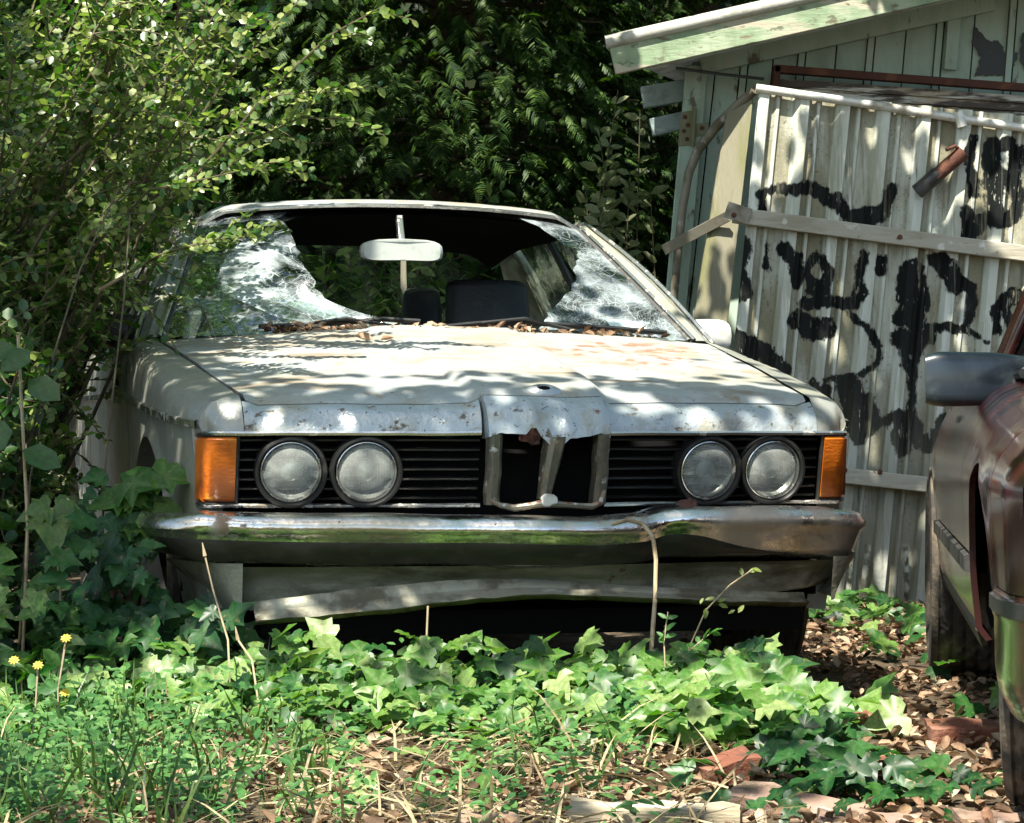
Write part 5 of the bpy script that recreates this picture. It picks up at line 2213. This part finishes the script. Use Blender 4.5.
# dark trail on the right, over the bricks
for i in range(150):
    x, y = R.gauss(.60, .055), R.gauss(5.40, .22)
    x += (5.5 - y) * .06
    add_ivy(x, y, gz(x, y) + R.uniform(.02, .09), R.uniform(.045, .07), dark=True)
for i in range(34):
    x, y = R.uniform(.3, .95), R.uniform(4.75, 5.4)
    add_ivy(x, y, gz(x, y) + R.uniform(.02, .06), R.uniform(.035, .06), dark=True)
for i in range(90):
    x, y = R.uniform(1.05, 1.45), R.uniform(9.3, 10.1) if R.random() < .6 else R.uniform(6.2, 9.3)
    add_ivy(x, y, gz(x, y) + R.uniform(.02, .08), R.uniform(.05, .085), dark=R.random() < .5)
# ivy climbing the left side and into the wheel arch
for i in range(360):
    u_, v_ = R.uniform(50, 245), R.uniform(420, 650)
    if u_ > 150 - max(0, 560 - v_) * .35 and v_ < 600:
        continue
    if v_ < 450 + abs(u_ - 140) * .5 and R.random() < .8:
        continue
    if u_ > 120 and v_ < 520 + (u_ - 120) * .85:
        continue
    if v_ < 540 and R.random() < .45:
        continue
    p = W(u_, v_, 6.35 + R.uniform(0, .45) - .25 * (v_ - 420) / 230)
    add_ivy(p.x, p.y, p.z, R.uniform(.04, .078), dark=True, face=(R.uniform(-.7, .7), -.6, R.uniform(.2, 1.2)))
for i in range(15):
    p = W(R.gauss(130, 13), R.gauss(502, 24), 6.55)
    add_ivy(p.x, p.y, p.z, R.uniform(.08, .125), face=(R.uniform(-.3, .5), -.7, R.uniform(.3, .9)))
for nm, A, m_, lb in (("ivy", acc, l_ivy, "bright ivy ground cover spreading in front of the coupe's bumper"), ("dark_ivy", accd, l_ivyd, "dark shaded ivy climbing the coupe's wing and trailing over the bricks")):
    sets = []
    for i in range(5):
        if A[i]:
            sets.append(place(IVY[i][0], IVY[i][1], [a[0] for a in A[i]], [a[1] for a in A[i]], [a[2] for a in A[i]], [a[3] for a in A[i]]))
    V, Fa = join(sets)
    tag(fastmesh(nm, V, Fa, m_, vein=np.tile(VEIN, len(V) // len(VEIN))), lb, "ivy", kind="stuff")

# ------------------------------------------------------------------ leaf litter, straw, grass
pts = []
while len(pts) < 11000:
    if R.random() < .55:
        x, y = R.uniform(.55, 2.0), R.uniform(4.3, 10.3)
    else:
        x, y = R.uniform(-1.5, 1.3), R.uniform(4.3, 6.1)
    if R.random() > .65 + .6 * noise.noise(Vector((x * 3, y * 3, 8))):
        continue
    pts.append((x, y, gz(x, y) + R.uniform(.002, .022)))
P = np.array(pts)
n = len(P)
V, Fa = place(CURL[0], CURL[1], P, rand_n(n, .8, .55), rand_h(n), rng.uniform(.016, .046, n))
tag(fastmesh("leaf_litter", V, Fa, l_litter), "brown dead leaves carpeting the ground", "leaf litter", kind="stuff")
pts = [(R.uniform(-1.3, .45), R.uniform(4.4, 5.9)) for i in range(2000)]
P = np.array([(x, y, gz(x, y) + R.uniform(.003, .03)) for x, y in pts])
hd = rand_h(len(P))
hd[:, 2] = rng.uniform(-.1, .25, len(P))
V, Fa = place(BLADE[0] * np.array([1.0, 1, 1]), BLADE[1], P, rand_n(len(P), .8, .6), hd, rng.uniform(.05, .17, len(P)))
tag(fastmesh("dry_grass", V, Fa, l_straw), "pale dry grass stalks lying in front of the ivy", "dry grass", kind="stuff")
P, hd = [], []
for i in range(130):
    if R.random() < .7:
        x, y = R.gauss(-1.0, .22), R.uniform(4.5, 6.1)
    else:
        x, y = R.uniform(-1.1, .2), R.uniform(4.5, 5.7)
    x0 = x
    for k_ in range(5):
        P.append((x + R.uniform(-.02, .02), y + R.uniform(-.02, .02), gz(x, y)))
        hd.append((R.uniform(-.5, .5), R.uniform(-.5, .5), 1))
hd = np.array(hd)
V, Fa = place(BLADE[0] * np.array([1.1, 1, 1.6]), BLADE[1], np.array(P), norm(np.cross(hd, rng.normal(0, 1, hd.shape))), hd, rng.uniform(.06, .19, len(P)))
tag(fastmesh("grass", V, Fa, l_grass), "green grass tufts mixed into the ivy edge", "grass", kind="stuff")
# small feathery weeds, low ground cover in the near left corner
A = []
for i in range(560):
    x, y = R.gauss(-.95, .22), R.uniform(4.55, 6.2)
    if R.random() < .25:
        x = R.uniform(-.9, .3)
    hgt = R.uniform(.03, .16)
    for k_ in range(11):
        t_ = k_ / 10
        p = (x + .03 * t_ * R.uniform(-1, 1), y + .03 * t_ * R.uniform(-1, 1), gz(x, y) + hgt * t_)
        a = R.uniform(0, 6.28)
        A.append((p, (R.uniform(-.4, .4), -.5, 1), (math.cos(a), math.sin(a), .5), R.uniform(.014, .036)))
tag(build_leaves(A, OVAL, "low_weeds", l_weed), "low feathery weeds massed in the grass near the coupe's wing", "weeds", kind="stuff")


# ------------------------------------------------------------------ single plants and small things
def flower_weed(pts, heads, label):
    P = [W(*q) for q in pts]
    P[0].z = gz(P[0].x, P[0].y) - .01
    base = P[0].copy()
    root = empty("flowering_weed", base)
    tag(root, label, "weed", "yellow flowering weeds")
    mb = MB()
    mb.tube([p - base for p in P], .0022, 5)
    mb.build("stem", m_dry, root)
    acc_ = []
    PP = []
    for p, q_ in zip(P, P[1:]):
        PP += [p.lerp(q_, t_) - base for t_ in np.linspace(0, 1, 5, endpoint=False)]
    twig_leaves(PP, OVAL, .055, .035, acc_, .5)
    build_leaves(acc_, OVAL, "foliage", l_weed, root)
    for u_, v_, Z in heads:
        A_ = []
        c_ = W(u_, v_, Z) - base
        for k_ in range(9):
            a = k_ * 2 * math.pi / 9
            A_.append((tuple(c_), (0, -.7, .7), (math.cos(a), .5 * math.sin(a), math.sin(a)), .012))
        build_leaves(A_, OVAL, "flower", l_yellow, root)


flower_weed([(60, 740, 5.5), (58, 690, 5.5), (66, 640, 5.5)], [(66, 638, 5.49), (65, 692, 5.48)], "thin weed with two yellow flower heads, tallest of the flowering weeds")
flower_weed([(30, 745, 5.55), (36, 700, 5.55), (38, 666, 5.55)], [(38, 665, 5.54), (14, 660, 5.54)], "short weed with yellow flowers beside the taller two-headed one")

# broad leaf seedling at the left
p0 = W(62, 600, 6.35)
p0.z = gz(p0.x, p0.y)
root = empty("broad_leaf_seedling", p0)
tag(root, "seedling with one broad yellow-green lobed leaf below the dark leafy bush", "seedling")
mb = MB()
tip = W(52, 508, 6.3) - p0
mb.tube([Vector((0, 0, 0)), tip * .6 + Vector((.01, 0, 0)), tip], .003, 5)
mb.build("stem", m_dry, root)
A = [(tuple(tip), (.1, -.9, .45), (.1, -.3, -1), .115), (tuple(tip + Vector((-.01, 0, 0))), (-.1, -.9, .5), (-1, -.3, -.2), .075), (tuple(tip + Vector((.01, 0, 0))), (.2, -.9, .5), (1, -.3, -.25), .075)]
for q_ in A:
    build_leaves([q_], IVY[1], "leaf", l_broad, root)
# larger grey green leaves above it
p0 = W(20, 600, 6.3)
p0.z = gz(p0.x, p0.y)
root = empty("broad_leaf_seedling", p0)
tag(root, "stem with large grey-green leaves in front of the bush at coupe-bonnet height", "seedling")
mb = MB()
A = []
tip = W(18, 335, 6.3) - p0
mb.tube([Vector((0, 0, 0)), tip * .5 + Vector((.02, 0, 0)), tip], .004, 5)
mb.build("stem", m_dry, root)
for u_, v_, s_ in ((14, 345, .11), (28, 380, .10), (4, 420, .11), (22, 450, .10), (30, 350, .09)):
    A.append((tuple(W(u_, v_, 6.28) - p0), (R.uniform(-.4, .4), -.8, .6), (R.uniform(-1, 1), -.3, R.uniform(-.8, .1)), s_))
for q_ in A:
    build_leaves([q_], ROUND, "leaf", l_dark, root)

# yellow green sprig growing up before the bumper
p0 = W(660, 680, 6.05)
p0.z = gz(p0.x, p0.y) - .01
root = empty("wild_sprig", p0)
tag(root, "thin sprig with yellow-green tip growing up before the coupe's bumper", "weed")
mb = MB()
P = [Vector((0, 0, 0))] + [W(*q_) - p0 for q_ in ((688, 650, 6.1), (706, 610, 6.12), (730, 585, 6.12), (752, 570, 6.12))]
mb.tube(P, .0018, 5)
mb.build("stem", m_dry, root)
A = []
for u_, v_ in ((752, 568), (748, 572), (742, 576), (716, 598), (718, 602), (706, 608), (700, 604), (735, 610), (728, 608), (738, 613)):
    A.append((tuple(W(u_, v_, 6.12) - p0), (R.uniform(-.3, .3), -.8, .6), (R.uniform(-1, 1), -.2, R.uniform(-.3, 1)), R.uniform(.018, .03)))
for q_ in A:
    build_leaves([q_], OVAL, "leaf", l_sprig, root)
p0 = W(668, 690, 6.0)
p0.z = gz(p0.x, p0.y) - .01
root = empty("fern_seedling", p0)
tag(root, "small seedling with feathery paired leaflets under the bumper beside the hanging vine", "seedling")
mb = MB()
A = []
for a_, b_ in (((664, 640), (668, 612)), ((690, 650), (712, 632))):
    P = [Vector((0, 0, 0)), W(a_[0], a_[1], 6.05) - p0, W(b_[0], b_[1], 6.08) - p0]
    mb.tube(P, .0016, 5)
    twig_leaves([P[1].lerp(P[2], t_) for t_ in np.linspace(-.3, 1, 8)], OVAL, .032, .014, A, .2)
mb.build("stem", m_dry, root)
for q_ in A:
    build_leaves([q_], OVAL, "leaf", l_weed, root)

# grey vine hanging over the bumper
mb = MB()
P = [W(612, 524, 6.42), W(628, 520, 6.40), W(643, 524, 6.37), (W(653, 537, 6.33)), W(656, 560, 6.32), W(655, 600, 6.30), W(652, 640, 6.24), W(648, 690, 6.1)]
PP = []
for a_, b_ in zip(P, P[1:]):
    PP += [a_.lerp(b_, t_) for t_ in np.linspace(0, 1, 4, endpoint=False)]
mb.tube(PP + [P[-1]], .0052, 7)
tag(mb.build("dead_vine", m_dry), "dead vine stem hooked over the coupe's bumper and hanging to the ivy", "vine")
# pale grass stalks in front of the left valance
for pts, lb in (([(232, 690, 5.9), (228, 640, 6.0), (213, 590, 6.05), (205, 556, 6.05)], "pale dry grass stalk leaning against the coupe's valance"), ([(262, 700, 5.85), (252, 660, 5.9), (238, 640, 5.95)], "short bent dry stalk rising from the ivy below the valance")):
    mb = MB()
    P = [W(*q_) for q_ in pts]
    P[0].z = gz(P[0].x, P[0].y)
    mb.tube(P, .0022, 5)
    mb.tube([P[-1], P[-1] + Vector((-.006, 0, .03))], [.0045, .001], 5)
    tag(mb.build("grass_stalk", m_dry), lb, "stalk")
mb = MB()
P = [W(425, 660, 6.3), W(427, 630, 6.3), W(428, 606, 6.3)]
P[0].z = gz(P[0].x, P[0].y)
mb.tube(P, .003, 5)
tag(mb.build("dead_stalk", m_dry), "short upright dead stalk under the middle of the coupe's bumper", "stem")

# dead leaves on the cowl and bonnet
A = []
for i in range(620):
    a = R.choice([R.uniform(-.66, -.05), R.uniform(-.55, .0), R.uniform(-.25, .35), R.uniform(-.5, .9)])
    q_ = cl(a * .74, 1.285 + .03 * a * a + R.uniform(-.045, .04), .946 - .008 * a * a + R.uniform(0, .016))
    A.append((tuple(q_), (R.uniform(-.6, .6), R.uniform(-.8, .2), .8), (R.uniform(-1, 1), R.uniform(-1, 1), R.uniform(-.2, .3)), R.uniform(.018, .045)))
tag(build_leaves(A, CURL, "cowl_litter", l_litter), "dry brown leaves piled along the foot of the coupe's windscreen", "leaf litter", kind="stuff")
for (x, y, s_, lb) in ((-.245, .98, .055, "curled brown leaf lying on the coupe's bonnet near the piled leaves"),):
    q_ = cl(x, y, hoodz(x, y) + .004)
    tag(build_leaves([(tuple(q_), (.1, -.5, .8), (-1, .2, .05), s_), (tuple(q_ + Vector((.02, 0, 0))), (-.1, -.5, .8), (.9, .2, .1), s_ * .7)], CURL, "fallen_leaf", l_litter), lb, "leaf")
q_ = cl(.355, -.03, .49)
mb = [(tuple(q_), (.1, -.9, .3), (-.9, 0, .35), .042)]
tag(build_leaves(mb, IVY[2], "fallen_leaf", leafmat("red brown leaf", [(.07, .028, .018), (.09, .03, .02)], .7, .1)), "lobed red-brown leaf caught between bumper and grille of the coupe", "leaf")
bpy.context.view_layer.update()
